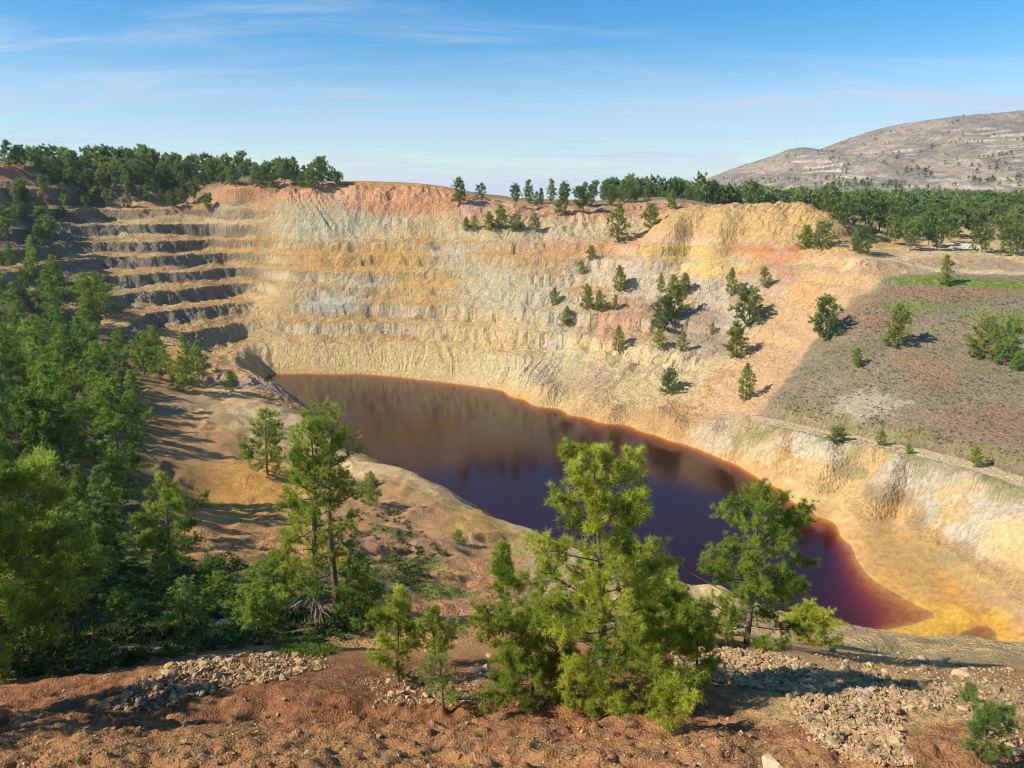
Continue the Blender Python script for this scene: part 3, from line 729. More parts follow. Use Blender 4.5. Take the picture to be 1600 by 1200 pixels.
# ------------------------------------------------------------------ the mountain behind the plateau
def mountain():
    sky_line = [(1040, 306), (1075, 296), (1100, 283), (1150, 262), (1200, 246), (1235, 233), (1262, 231), (1285, 234), (1300, 226), (1350, 208), (1400, 195), (1450, 187), (1500, 181), (1560, 176), (1600, 172), (1700, 160), (1900, 150), (2200, 160)]
    YC = 1500.0
    cr_ = np.array([on_d(a, b, YC) for a, b in sky_line])
    nx, ny = 350, 200
    xs = np.linspace(230, 2000, nx); ys = np.concatenate([np.linspace(880, 1540, ny - 30), np.linspace(1545, 2250, 30)])
    X, Yv = np.meshgrid(xs, ys)
    crest_y = YC + 60 * fbm(X / 300, X * 0, 3, 201)
    # the skyline is set by the crest, so scale its height with its real distance
    zc_ = HC + (np.interp(X / crest_y * YC, cr_[:, 0], cr_[:, 2]) - HC) * crest_y / YC
    foot = 54.0
    t = np.clip((Yv - 900) / (crest_y - 900), 0, 1)
    prof = np.clip(t * 1.05 - .05, 0, 1) ** 0.92
    Zm = foot + (zc_ - foot) * prof
    back = np.clip((Yv - crest_y) / 700, 0, 1)
    Zm = Zm - (Zm - foot) * back ** 1.2
    env = np.clip((zc_ - foot) / 60, 0, 1) * np.clip(1 - np.abs(t - .5) * 2, 0, 1) ** .5 * (back < .001)
    rv = ridged(X / 170 + Yv / 420, Yv / 700, 3, 203) - .6
    Zm += env * (rv * 26 + fbm(X / 60, Yv / 60, 4, 205) * 5)
    Zm += (back < .02) * np.clip((zc_ - foot) / 60, 0, 1) * fbm(X / 22, Yv / 22, 3, 206) * 1.6
    # limestone ledges
    lay = Zm + fbm(X / 140, Yv / 140, 3, 207) * 7 - X * .012
    ph = (lay / 9.0) % 1.0
    step = np.where(ph < .6, ph * .55 / .6, .55 + .45 * (ph - .6) / .4)
    keep = env * sst(-.35, .15, fbm(X / 120, Yv / 160, 3, 209) + .1)
    Zm = Zm + keep * (step - ph) * 9.0 * .9
    m, nn, ll, b = make_mat('limestone_scrub_mountain')
    v = np.stack([X, Yv, Zm], -1).reshape(-1, 3).astype(np.float32)
    i = np.arange(nx * ny).reshape(ny, nx)
    q = np.stack([i[:-1, :-1], i[:-1, 1:], i[1:, 1:], i[1:, :-1]], -1).reshape(-1, 4)
    me = bpy.data.meshes.new('mountain')
    me.vertices.add(len(v)); me.vertices.foreach_set('co', v.ravel())
    me.loops.add(len(q) * 4); me.loops.foreach_set('vertex_index', q.ravel().astype(np.int32))
    me.polygons.add(len(q)); me.polygons.foreach_set('loop_start', np.arange(0, len(q) * 4, 4, dtype=np.int32))
    me.update()
    k1 = fbm(X / 90, Yv / 90, 4, 211); k2 = fbm(X / 20, Yv / 20, 4, 213)
    c = np.zeros(X.shape + (3,), np.float32); c[:] = C3(.275, .22, .16)
    def mx(col, w): 
        nonlocal c
        w = np.clip(w, 0, 1)[..., None]; c = c * (1 - w) + C3(*col) * w
    mx((.20, .175, .135), sst(-.2, .3, k1) * .9)
    ph2 = (lay / 3.7) % 1.0
    mx((.50, .42, .31), sst(.6, .75, ph2) * env * sst(.0, .35, fbm(X / 70, Yv / 120, 3, 219)) * .6)
    mx((.36, .275, .20), sst(.1, .5, -k1 + .3 * k2) * .6)
    mx((.62, .53, .40), sst(.55, .66, ph) * sst(.95, .82, ph) * keep * sst(-.1, .3, fbm(X / 50, Yv / 200, 3, 215)) * .9)
    mx((.48, .36, .24), sst(.25, .6, fbm(X / 60, Yv / 60, 3, 217) - .6 * t) * .7)
    c *= (1 + .25 * k2)[..., None]
    ca = me.color_attributes.new('soil', 'FLOAT_COLOR', 'POINT')
    ca.data.foreach_set('color', np.concatenate([c.reshape(-1, 3), np.ones((len(v), 1))], 1).astype(np.float32).ravel())
    me.materials.append(ground_mat('mountain_ground', .12, .25, .8, 3.0, .3))
    o = bpy.data.objects.new('mountain', me); COL.objects.link(o); o['kind'] = 'structure'
    o['label'] = 'bare limestone mountain with pale ledges behind the pine wood'
    def zat(x, y):
        fx = np.interp(x, xs, np.arange(nx)); fy = np.interp(y, ys, np.arange(ny))
        return Zm[np.round(fy).astype(int), np.round(fx).astype(int)]
    # the farthest land, so that the ground runs on to the horizon
    me2 = bpy.data.meshes.new('plain')
    me2.from_pydata([(-2700, 960, 51), (2700, 960, 51), (2700, 2700, 45), (-2700, 2700, 45)], [], [(0, 1, 2, 3)])
    ca = me2.color_attributes.new('soil', 'FLOAT_COLOR', 'POINT'); ca.data.foreach_set('color', [.2, .18, .12, 1] * 4)
    me2.materials.append(bpy.data.materials['mountain_ground'])
    o2 = bpy.data.objects.new('plain', me2); COL.objects.link(o2); o2['kind'] = 'structure'
    return zat
mountain_z = mountain()

# ------------------------------------------------------------------ pines
def leaf_mat(name, c1, c2, trans=.35):
    m, nn, ll, b = make_mat(name); nn.remove(b); out = nn['Material Output']
    at = nn.new('ShaderNodeAttribute'); at.attribute_name = 'tint'
    oi = nn.new('ShaderNodeObjectInfo')
    mx = nn.new('ShaderNodeMix'); mx.data_type = 'RGBA'; mx.inputs[6].default_value = c1 + (1,); mx.inputs[7].default_value = c2 + (1,)
    ll.new(at.outputs['Fac'], mx.inputs[0])
    hs = nn.new('ShaderNodeHueSaturation')
    mr = nn.new('ShaderNodeMapRange'); ll.new(oi.outputs['Random'], mr.inputs['Value']); mr.inputs['To Min'].default_value = .86; mr.inputs['To Max'].default_value = 1.18
    mh = nn.new('ShaderNodeMapRange'); ll.new(oi.outputs['Random'], mh.inputs['Value']); mh.inputs['To Min'].default_value = .515; mh.inputs['To Max'].default_value = .485
    ll.new(mr.outputs[0], hs.inputs['Value']); ll.new(mh.outputs[0], hs.inputs['Hue']); ll.new(mx.outputs[2], hs.inputs['Color'])
    d = nn.new('ShaderNodeBsdfDiffuse'); t = nn.new('ShaderNodeBsdfTranslucent'); ms = nn.new('ShaderNodeMixShader'); ms.inputs[0].default_value = trans
    ll.new(hs.outputs[0], d.inputs['Color']); ll.new(hs.outputs[0], t.inputs['Color'])
    ll.new(d.outputs[0], ms.inputs[1]); ll.new(t.outputs[0], ms.inputs[2]); ll.new(ms.outputs[0], out.inputs['Surface'])
    return m
def bark_mat(name, c1, c2):
    m, nn, ll, b = make_mat(name); b.inputs['Roughness'].default_value = .9
    tx = nn.new('ShaderNodeTexCoord'); mp = nn.new('ShaderNodeMapping'); mp.inputs['Scale'].default_value = (9, 9, 2)
    n = nn.new('ShaderNodeTexNoise'); n.inputs['Scale'].default_value = 2; n.inputs['Detail'].default_value = 4
    r = nn.new('ShaderNodeMix'); r.data_type = 'RGBA'; r.inputs[6].default_value = c1 + (1,); r.inputs[7].default_value = c2 + (1,)
    ll.new(tx.outputs['Object'], mp.inputs[0]); ll.new(mp.outputs[0], n.inputs['Vector']); ll.new(n.outputs['Fac'], r.inputs[0]); ll.new(r.outputs[2], b.inputs['Base Color'])
    return m
M_LEAF = leaf_mat('pine_needles', (.14, .22, .03), (.62, .66, .085), .5)
M_LEAF_D = leaf_mat('dark_pine_needles', (.12, .21, .055), (.38, .47, .10), .44)  # darker copy of the needle green
M_LEAF_FAR = leaf_mat('far_pine_needles', (.14, .20, .07), (.35, .42, .12), .44)
M_LEAF_OLIVE = leaf_mat('olive_pine_needles', (.18, .22, .05), (.48, .51, .11), .44)
M_HERB = leaf_mat('herbs_darkened_for_shade', (.045, .08, .025), (.13, .17, .05), .3)  # herb green darkened to stand in for deep shade under the pines
M_LEAF_MID = leaf_mat('wood_pine_needles', (.12, .22, .045), (.45, .55, .09), .45)
M_STRAW = leaf_mat('dry_straw', (.34, .27, .13), (.58, .48, .26), .3)
M_BARK = bark_mat('pine_bark', (.10, .075, .055), (.24, .18, .135))
M_TWIG = bark_mat('grey_twigs', (.22, .19, .16), (.36, .32, .28))
M_SHRUB = leaf_mat('dry_shrub', (.19, .16, .11), (.34, .29, .20), .2)
M_GRASS = leaf_mat('grass_blades', (.08, .14, .02), (.20, .25, .05), .3)

def mesh_from(name, V, F, mat, tint=None):
    """V (n,3) verts, F (m,k) faces"""
    me = bpy.data.meshes.new(name)
    k = F.shape[1]
    me.vertices.add(len(V)); me.vertices.foreach_set('co', V.astype(np.float32).ravel())
    me.loops.add(F.size); me.loops.foreach_set('vertex_index', F.ravel().astype(np.int32))
    me.polygons.add(len(F)); me.polygons.foreach_set('loop_start', np.arange(0, F.size, k, dtype=np.int32))
    me.update()
    if tint is not None:
        a = me.attributes.new('tint', 'FLOAT', 'POINT'); a.data.foreach_set('value', tint.astype(np.float32))
    me.materials.append(mat)
    return me
def unit(v): return v / np.maximum(np.linalg.norm(v, axis=-1, keepdims=True), 1e-9)
def tube(path, rad, sides=5):
    """tapered tube along a polyline"""
    path = np.asarray(path, float); n = len(path)
    tang = unit(np.gradient(path, axis=0))
    up = np.where(np.abs(tang[:, 2:3]) > .9, np.array([[1., 0, 0]]), np.array([[0, 0, 1.]]))
    a = unit(np.cross(tang, up)); b = np.cross(tang, a)
    ph = np.arange(sides) / sides * 2 * np.pi
    ring = np.cos(ph)[None, :, None] * a[:, None] + np.sin(ph)[None, :, None] * b[:, None]
    V = path[:, None] + ring * np.asarray(rad)[:, None, None]
    V = V.reshape(-1, 3)
    i = np.arange((n - 1) * sides).reshape(n - 1, sides); j = np.roll(i, -1, 1)
    F = np.stack([i, j, j + sides, i + sides], -1).reshape(-1, 4)
    return V, F
def blades(rs, P, Dr, size, k, width, spread=1.0, tintc=None):
    """k needle blades per tuft"""
    n = len(P)
    d = unit(Dr[:, None] * .75 + unit(rs.normal(size=(n, k, 3))) * spread)
    L = size * rs.uniform(.65, 1.15, (n, k, 1))
    side = unit(np.cross(d, rs.normal(size=(n, k, 3)))) * width
    b0 = P[:, None] + d * L * .05
    V = np.stack([b0 - side * .72, b0 + side * .72, P[:, None] + d * L * 1.06], 2)
    V = V.reshape(-1, 3)
    F = np.arange(len(V)).reshape(-1, 3)
    tn = np.clip(rs.normal(.5, .2, (n, 1)) + rs.normal(0, .1, (n, k)), 0, 1) if tintc is None else np.clip(tintc[:, None] + rs.normal(0, .1, (n, k)), 0, 1)
    return V, F, np.repeat(tn.ravel(), 3)
def pine(seed, h, prof, nb, dens, tuft, kb, bw, t0=.12, lean=0.0, elev=(-.05, .75), clump=.35, sides=5, gap=0.0, dead=0, r0=None, subs=1.0):
    """a pine: tapered trunk, limbs in loose whorls, twigs that carry tufts of needles"""
    rs = np.random.RandomState(seed)
    nt = 9; tt = np.linspace(0, 1, nt)
    az0 = rs.uniform(0, 6.28)
    bend = h * .03
    trunk = np.stack([lean * h * tt ** 1.3 + bend * np.sin(tt * 4 + az0) * tt, bend * np.cos(tt * 3.3 + az0) * tt, h * .97 * tt], -1)
    r0 = r0 or .016 * h + .015
    VT, FT = tube(trunk, r0 * (1 - tt) ** .85 + .008, 8 if sides > 3 else 5)
    Vs, Fs, off = [VT], [FT], len(VT)
    Pt, Dt, Tn = [], [], []
    px = np.array([p[0] for p in prof]); pr = np.array([p[1] for p in prof])
    dV, dF, doff = [], [], 0
    for i in range(nb + dead):
        isdead = i >= nb
        t = t0 + (1 - t0) * ((i + rs.uniform(0, 1)) / nb) ** .92 * .985 if not isdead else rs.uniform(.05, t0 + .18)
        t = min(t, .985)
        az = i * 2.39996 + rs.uniform(-.5, .5)
        Lb = np.interp(t, px, pr) * h * rs.uniform(.62, 1.18) * (1 + .22 * math.sin(az * 2 + az0) + .15 * math.sin(az * 3 + seed))
        if isdead: Lb = h * rs.uniform(.10, .2)
        el = elev[0] + (elev[1] - elev[0]) * t + rs.uniform(-.18, .18) - (.5 if isdead else 0)
        base = np.array([np.interp(t, tt, trunk[:, q]) for q in range(3)])
        d0 = np.array([math.cos(az) * math.cos(el), math.sin(az) * math.cos(el), math.sin(el)])
        s = np.linspace(0, 1, 5)[:, None]
        path = base + d0 * Lb * s + np.array([0, 0, 1]) * Lb * (.16 if not isdead else -.3) * s ** 2 + rs.normal(0, .03, (5, 3)) * Lb * s
        rb = max(.010, r0 * .34 * (1 - t) ** .6 * (Lb / (h * .3)) ** .5) * np.linspace(1, .25, 5)
        V, F = tube(path, rb, 4 if sides > 3 else 3)
        if isdead:
            dV.append(V); dF.append(F + doff); doff += len(V)
            for q in range(7):
                a = rs.uniform(.25, .9); p0 = np.array([np.interp(a, s[:, 0], path[:, c]) for c in range(3)])
                e = p0 + (unit(rs.normal(size=3)) * .8 + d0 * .5 + np.array([0, 0, -.5])) * Lb * rs.uniform(.2, .4)
                V, F = tube(np.stack([p0, (p0 + e) / 2 + rs.normal(0, .02, 3), e]), np.array([.010, .007, .004]), 3)
                dV.append(V); dF.append(F + doff); doff += len(V)
            continue
        Vs.append(V); Fs.append(F + off); off += len(V)
        if rs.uniform() < gap: continue
        nt_ = max(2, int(round(dens * (Lb / h) * 10)))
        btint = rs.normal(.5, .16)
        for q in range(nt_):
            a = clump + (1 - clump) * rs.uniform(0, 1) ** .8
            p0 = np.array([np.interp(a, s[:, 0], path[:, c]) for c in range(3)])
            dd = unit(d0 * .55 + unit(rs.normal(size=3)) * .75 + np.array([0, 0, .35]))
            tl = Lb * rs.uniform(.16, .34) * (1.1 - .4 * a) + tuft * .4
            m_ = max(2, int(round(tl / (tuft * .55) * subs)))
            u_ = np.linspace(.3, 1, m_)[:, None]
            tp = p0 + dd * tl * u_ + rs.normal(0, tuft * .22, (m_, 3))
            Pt.append(tp); Dt.append(unit(np.repeat(dd[None], m_, 0) * .8 + np.array([0, 0, .35]))); Tn.append(np.full(m_, btint) + rs.normal(0, .08, m_))
            if sides > 3:
                V, F = tube(np.stack([p0, p0 + dd * tl * .55, p0 + dd * tl]), np.array([.012, .008, .004]) * max(.6, h / 9), 3)
                Vs.append(V); Fs.append(F + off); off += len(V)
    # leader
    top = trunk[-1]; m_ = max(3, int(6 * subs))
    Pt.append(top + np.stack([rs.normal(0, tuft * .25, m_), rs.normal(0, tuft * .25, m_), rs.uniform(-.05, .03, m_) * h], -1)); Dt.append(np.repeat([[0, 0, 1.]], m_, 0)); Tn.append(np.full(m_, .6))
    P = np.concatenate(Pt); Dn = np.concatenate(Dt); Tn = np.concatenate(Tn)
    V, F, tn = blades(rs, P, Dn, tuft, kb, bw, 1.0, Tn)
    return (np.concatenate(Vs), np.concatenate(Fs)), (V, F, tn), ((np.concatenate(dV), np.concatenate(dF)) if dV else None)

CONE = [(0, .20), (.1, .27), (.3, .25), (.6, .17), (.85, .08), (1, .02)]
FULL = [(0, .18), (.15, .30), (.35, .30), (.6, .24), (.8, .16), (1, .05)]
ROUND = [(0, .05), (.25, .12), (.4, .26), (.6, .31), (.8, .25), (1, .10)]
SLIM = [(0, .10), (.2, .17), (.5, .16), (.8, .10), (1, .03)]
LIB = {}
def lib(key, seed, prof, nb, dens, tuft, kb, bw, leaf=None, **kw):
    """unit-height tree meshes to be shared between look-alikes (built at 10 m, scaled to 1)"""
    (tv, tf), (cv, cf, tn), dd = pine(seed, 10.0, prof, nb, dens, tuft, kb, bw, **kw)
    LIB[key] = (mesh_from('trunk', tv / 10, tf, M_BARK), mesh_from('crown', cv / 10, cf, leaf or M_LEAF, tn), mesh_from('dead_branch', dd[0] / 10, dd[1], M_TWIG) if dd else None)
for i, (pf, t0) in enumerate(((CONE, .05), (FULL, .04), ([(0, .12), (.2, .24), (.5, .24), (.75, .15), (1, .03)], .1), (FULL, .08), (CONE, .1))):
    lib('mid%d' % i, 300 + i, pf, 46, 3.3, .46, 13, .07, M_LEAF_D if i in (2, 4) else M_LEAF_MID, t0=t0, sides=3, clump=.25)
for i, (pf, t0) in enumerate(((CONE, .05), (FULL, .05), (ROUND, .22), (ROUND, .16), (SLIM, .06))):
    lib('far%d' % i, 340 + i, pf, 30, 2.3, .85, 8, .22, M_LEAF_FAR, t0=t0, sides=3, clump=.25, subs=.8)
SL = ([(0, .20), (.1, .32), (.4, .34), (.7, .24), (1, .07)], [(0, .22), (.15, .36), (.45, .36), (.75, .28), (1, .12)], [(0, .16), (.15, .26), (.4, .26), (.7, .16), (1, .04)], [(0, .30), (.2, .44), (.5, .44), (.8, .32), (1, .16)], [(0, .2), (.2, .30), (.5, .22), (.7, .24), (1, .08)])
for i, pf in enumerate(SL):
    lib('slope%d' % i, 360 + i * 7, pf, 40, 2.6, .62, 10, .13, M_LEAF_OLIVE if i != 3 else M_LEAF_FAR, t0=.01, sides=3, clump=.2, lean=(.0, .06, -.04, .03, -.08)[i], elev=(.0, .8))
print('tree library', round(time.time() - T0, 1))

def tree(loc, h, key, label, group=None, rz=None, name='pine_tree', sx=1.0, parts=True, cat='tree', tilt=0.0):
    tm, cm, dm = LIB[key]
    rz = random.uniform(0, 6.28) if rz is None else rz
    root = bpy.data.objects.new(name, None); root.empty_display_size = .5
    root.location = (float(loc[0]), float(loc[1]), float(loc[2]) - .12); root.rotation_euler = (tilt, 0, rz); root.scale = (h * sx, h * sx, h)
    COL.objects.link(root)
    for nm, m in (('trunk', tm), ('crown', cm), ('dead_branch', dm)):
        if m is None: continue
        o = bpy.data.objects.new(nm, m); o.parent = root; COL.objects.link(o)
    root['label'] = label; root['category'] = cat
    if group: root['group'] = group
    return root
def top_h(c, top_py):
    """height of a thing standing at c whose top shows at row top_py"""
    _, ry, rz = ray(800, top_py)
    return max(.3, HC + rz / ry * c[1] - c[2])
def lib_tuft(key, seed, nc, k, spread, width, mat, flat=.6):
    """a small bush of unit height: a few tufts of blades"""
    r_ = np.random.RandomState(seed); P = np.stack([r_.uniform(-spread, spread, nc), r_.uniform(-spread, spread, nc), r_.uniform(.05, .45, nc)], -1)
    V, F, tn = blades(r_, P, np.repeat([[0, 0, flat]], nc, 0), .62, k, width)
    LIB[key] = (None, mesh_from(key, V, F, mat, tn), None)
random.seed(5)
# ------------------------------------------------------------------ single trees, described one by one
def hero(px, py, top, label, seed, prof, nb, dens, tuft, kb, bw, leaf=None, rz=0.0, name='pine_tree', **kw):
    c = hit(px, py); h = top_h(c, top)
    (tv, tf), (cv, cf, tn), dd = pine(seed, h, prof, nb, dens, tuft, kb, bw, **kw)
    k = 'hero%d' % seed
    LIB[k] = (mesh_from('trunk', tv / h, tf, M_BARK), mesh_from('crown', cv / h, cf, leaf or M_LEAF, tn), mesh_from('dead_branch', dd[0] / h, dd[1], M_TWIG) if dd else None)
    print('hero', label[:40], 'h=%.1f at %.0f' % (h, c[1]), 'crown quads', len(cf))
    return tree(c, h, k, label, rz=rz, name=name)
BIGP = [(0, .20), (.10, .28), (.28, .28), (.42, .19), (.52, .13), (.64, .17), (.78, .155), (.9, .09), (1, .03)]
hero(938, 1098, 682, 'large bushy light green pine in the centre foreground before the lake', 11, BIGP, 84, 9.0, .21, 25, .0135, t0=.05, clump=.42, lean=-.02, elev=(-.1, .8))
hero(1166, 1006, 742, 'airy pine with visible grey trunk at the near shore right of the big pine', 12, [(0, .20), (.12, .30), (.35, .30), (.55, .24), (.75, .15), (1, .03)], 72, 6.6, .20, 24, .0125, t0=.04, clump=.36, lean=.02, elev=(-.05, .9), gap=.03)
hero(497, 968, 640, 'tall twin-topped pine with bare grey lower branches left of the lake', 13, [(0, .16), (.15, .25), (.3, .20), (.42, .16), (.55, .19), (.8, .16), (1, .05)], 76, 6.6, .26, 24, .020, t0=.10, clump=.38, dead=16, elev=(-.2, .8), gap=.05)
hero(528, 962, 633, 'slimmer pine close behind the tall twin-topped pine', 14, [(0, .05), (.4, .06), (.6, .12), (.8, .12), (1, .05)], 30, 4.5, .30, 18, .026, t0=.5, clump=.3)
hero(622, 1066, 932, 'young light green pine with rounded head above the stony gully', 15, [(0, .12), (.2, .22), (.5, .26), (.75, .26), (1, .12)], 34, 4.6, .17, 18, .016, t0=.12, clump=.3)
hero(680, 1040, 945, 'small dense pine leaning beside the round-headed young pine', 16, FULL, 28, 4.4, .17, 16, .016, t0=.25, clump=.3)
hero(692, 1108, 1020, 'thin grey-green sapling with a pale stem in the front gully', 17, [(0, .2), (.3, .34), (.6, .32), (1, .1)], 22, 3.0, .13, 12, .010, t0=.2, leaf=M_LEAF_D, clump=.3)
hero(1045, 1146, 1075, 'forked pine sapling with pale stems at the foot of the large pine', 18, [(0, .3), (.3, .5), (.7, .5), (1, .2)], 18, 3.4, .15, 16, .012, t0=.05, elev=(.5, 1.1), clump=.35)
hero(1085, 1075, 960, 'dark green pine bush at the right side of the large pine', 19, [(0, .2), (.3, .3), (.6, .28), (1, .1)], 30, 4.2, .18, 16, .017, t0=.1)
hero(785, 908, 848, 'small dark conical pine at the left edge of the large pine', 20, CONE, 34, 4.5, .34, 16, .035, t0=.04)
hero(1532, 1192, 1100, 'small dull green pine among stones in the lower right corner', 21, [(0, .3), (.3, .42), (.6, .34), (1, .08)], 24, 3.4, .12, 16, .009, t0=.1, leaf=M_LEAF_D, elev=(.2, .9))
hero(1512, 1096, 1064, 'tiny pine seedling among the stones above the lower right pine', 22, FULL, 16, 3.4, .11, 12, .009, t0=.1, leaf=M_LEAF_D)
hero(1262, 1008, 962, 'low spreading pine bush right of the airy pine', 23, [(0, .5), (.4, .7), (.8, .6), (1, .3)], 30, 2.2, .22, 16, .018, t0=.05, elev=(.1, .8))
hero(5, 1035, 703, 'huge pine filling the lower left edge of the picture', 24, [(0, .22), (.2, .30), (.5, .30), (.75, .22), (1, .06)], 76, 6.6, .32, 22, .026, leaf=M_LEAF_MID, t0=.05, clump=.35)
hero(268, 900, 733, 'young pine with thin crown in front of the ochre clearing', 25, [(0, .16), (.2, .30), (.45, .32), (.65, .2), (.85, .08), (1, .03)], 40, 4.4, .34, 16, .032, t0=.18, clump=.35)
hero(-70, 960, 640, 'broad dark pine at the left border above the huge pine', 26, FULL, 50, 4.6, .40, 16, .04, t0=.05)
hero(565, 975, 868, 'dark young pine in the shade right of the twin-topped pine', 27, FULL, 30, 4.2, .3, 16, .03, t0=.05, leaf=M_LEAF_D)
hero(430, 965, 862, 'dark low pine in the shade left of the twin-topped pine', 28, FULL, 30, 4.2, .3, 16, .03, t0=.05, leaf=M_LEAF_D)

for i, (px, py, tp) in enumerate(((-60, 1060, 800), (-130, 1010, 740), (-40, 880, 640), (-120, 900, 640))):
    c = hit(px, py); tree(c, top_h(c, tp), 'mid%d' % (i % 4), 'pine at the very left border, only its outer branches in view', 'pines cut by the left border')
hero(842, 1003, 897, 'bushy pine clump on the upper left flank of the large pine', 31, [(0, .4), (.2, .52), (.5, .48), (.8, .32), (1, .1)], 28, 4.6, .185, 20, .0125, t0=.04, clump=.35)
hero(1030, 1012, 915, 'bushy pine clump on the upper right flank of the large pine', 32, [(0, .4), (.2, .52), (.5, .5), (.8, .36), (1, .12)], 34, 6.2, .19, 26, .0125, t0=.04, clump=.35)
hero(832, 1098, 1003, 'low bushy pine at the lower left foot of the large pine', 33, [(0, .4), (.2, .6), (.5, .6), (.8, .4), (1, .15)], 26, 4.4, .17, 18, .0115, t0=.04, clump=.35)
hero(925, 1116, 1042, 'small pine bush in front of the trunk of the large pine', 34, [(0, .4), (.2, .55), (.5, .5), (1, .15)], 20, 4.2, .15, 18, .0105, t0=.04, clump=.3)
for i, (x, y, h) in enumerate(((-21.5, 15.0, 8.5), (-20.5, 18.5, 7.0))):
    tree((x, y, float(ground_z(np.array(x), np.array(y)))), h, 'mid%d' % i, 'pine beyond the left border whose shadow falls across the front soil', 'pines beyond the left border')
single = [  # base px, base py, top py, library mesh, label
 (190, 742, 592, 'mid1', 'broad bright pine left of the striped bare ground'),
 (100, 735, 562, 'mid0', 'yellowish slim pine at the edge of the left wood'),
 (418, 742, 640, 'mid3', 'thin pine on the crest beside the ochre clearing'),
 (287, 612, 556, 'mid1', 'rounded pine at the upper end of the bare strip'),
 (360, 612, 580, 'mid3', 'small pine beside the dark rocks at the far lake corner'),
 (580, 790, 738, 'mid3', 'small yellow green pine on the near lake bank'),
 (716, 850, 826, 'mid1', 'little round pine low on the near lake bank'),
 (718, 318, 278, 'far1', 'leftmost dark pine pair on the far rim'),
 (752, 312, 286, 'far1', 'pine second from left on the far rim'),
 (878, 336, 296, 'far0', 'slim pine on the far rim left of the round one'),
 (907, 333, 294, 'far3', 'round dark pine standing on the far rim'),
 (953, 322, 290, 'far4', 'pointed pine behind the tallest far pine'),
 (965, 379, 318, 'slope2', 'tallest pine on the far slope below the rim'),
 (1015, 357, 320, 'slope1', 'stout dark pine right of the tallest far pine'),
 (1050, 327, 298, 'far1', 'pine on the rim left of the ochre mound'),
 (728, 360, 340, 'slope1', 'leftmost small pine of the row on the upper bench'),
 (742, 361, 336, 'slope2', 'second small pine of the row on the upper bench'),
 (763, 360, 332, 'slope1', 'third small pine of the row on the upper bench'),
 (784, 356, 322, 'slope1', 'fourth and tallest pine of the row on the upper bench'),
 (806, 361, 334, 'slope0', 'fifth pine of the row on the upper bench'),
 (838, 361, 334, 'slope4', 'lone pine on the upper bench right of the row'),
 (923, 405, 384, 'slope1', 'small pine on the orange ledge below the tallest far pine'),
 (908, 428, 406, 'slope0', 'small pine on the pale ledge at centre right'),
 (968, 456, 416, 'slope4', 'conical pine on the pale slope above the trio'),
 (868, 477, 449, 'slope2', 'leftmost round pine on the pale slope'),
 (885, 510, 479, 'slope0', 'bright green pine lowest on the pale slope at left'),
 (916, 484, 445, 'slope4', 'left pine of the trio on the pale slope'),
 (938, 487, 453, 'slope2', 'middle pine of the trio on the pale slope'),
 (960, 484, 460, 'slope2', 'right and smallest pine of the trio on the pale slope'),
 (966, 550, 509, 'slope2', 'pine by the reddish gully above the lake cliff'),
 (1032, 456, 427, 'slope2', 'left pine of the upper cluster on the right slope'),
 (1052, 462, 430, 'slope0', 'middle pine of the upper cluster on the right slope'),
 (1070, 457, 428, 'slope1', 'right pine of the upper cluster on the right slope'),
 (1052, 494, 445, 'slope1', 'bright full pine in the middle of the right slope cluster'),
 (1034, 518, 468, 'slope3', 'dark pine below the bright full pine of the cluster'),
 (1030, 546, 516, 'slope1', 'lower left pine of the right slope cluster'),
 (1066, 550, 518, 'slope2', 'low broad pine at the bottom of the right slope cluster'),
 (1113, 522, 502, 'slope2', 'tiny bright pine alone on the brown scree'),
 (1142, 461, 418, 'slope2', 'conical pine at the upper left edge of the tan scree'),
 (1196, 449, 418, 'slope4', 'dull pine at the upper edge of the tan scree'),
 (1170, 508, 455, 'slope3', 'greyish broad pine on the left border of the tan scree'),
 (1150, 557, 505, 'slope1', 'dark pine below the greyish one on the scree border'),
 (1045, 616, 580, 'slope3', 'bushy pine just above the lake cliff'),
 (1165, 624, 569, 'slope2', 'pine at the foot of the tan scree near the track'),
 (1290, 528, 470, 'slope3', 'dark pine on the edge between scree and shrub slope'),
 (1395, 543, 477, 'slope4', 'large conical pine on the shrub slope'),
 (1340, 573, 545, 'slope4', 'small faded bush pine low on the shrub slope'),
 (1535, 560, 495, 'slope0', 'thin pine left of the bright pine at the right border'),
 (1570, 572, 494, 'mid1', 'bright full pine at the right border of the shrub slope'),
 (1588, 580, 553, 'mid1', 'small bush at the foot of the right border pine'),
 (1258, 390, 354, 'slope1', 'dark round pine below the ochre mound'),
 (1284, 389, 350, 'slope3', 'spreading pine with thin trunk below the ochre mound'),
 (1477, 446, 398, 'slope2', 'dark conical pine on the green strip beside the upper track'),
 (1345, 396, 356, 'slope3', 'pine beside the red soil at the bend of the upper track'),
 (1306, 692, 668, 'slope3', 'dark round bush on the lower track edge, leftmost of four'),
 (1377, 696, 672, 'slope2', 'round bush on the lower track edge, second of four'),
 (1421, 709, 694, 'slope4', 'smallest bush on the lower track edge, third of four'),
 (1526, 729, 700, 'slope4', 'yellow green little pine on the lower track edge, rightmost of four'),
]
for px, py, tp, key, lab in single:
    c = hit(px, py)
    if c is None: print('no ground at', px, py); continue
    h = top_h(c, tp)
    tree(c, h, key, lab, sx=1.0 if h > 4 else 1.25)

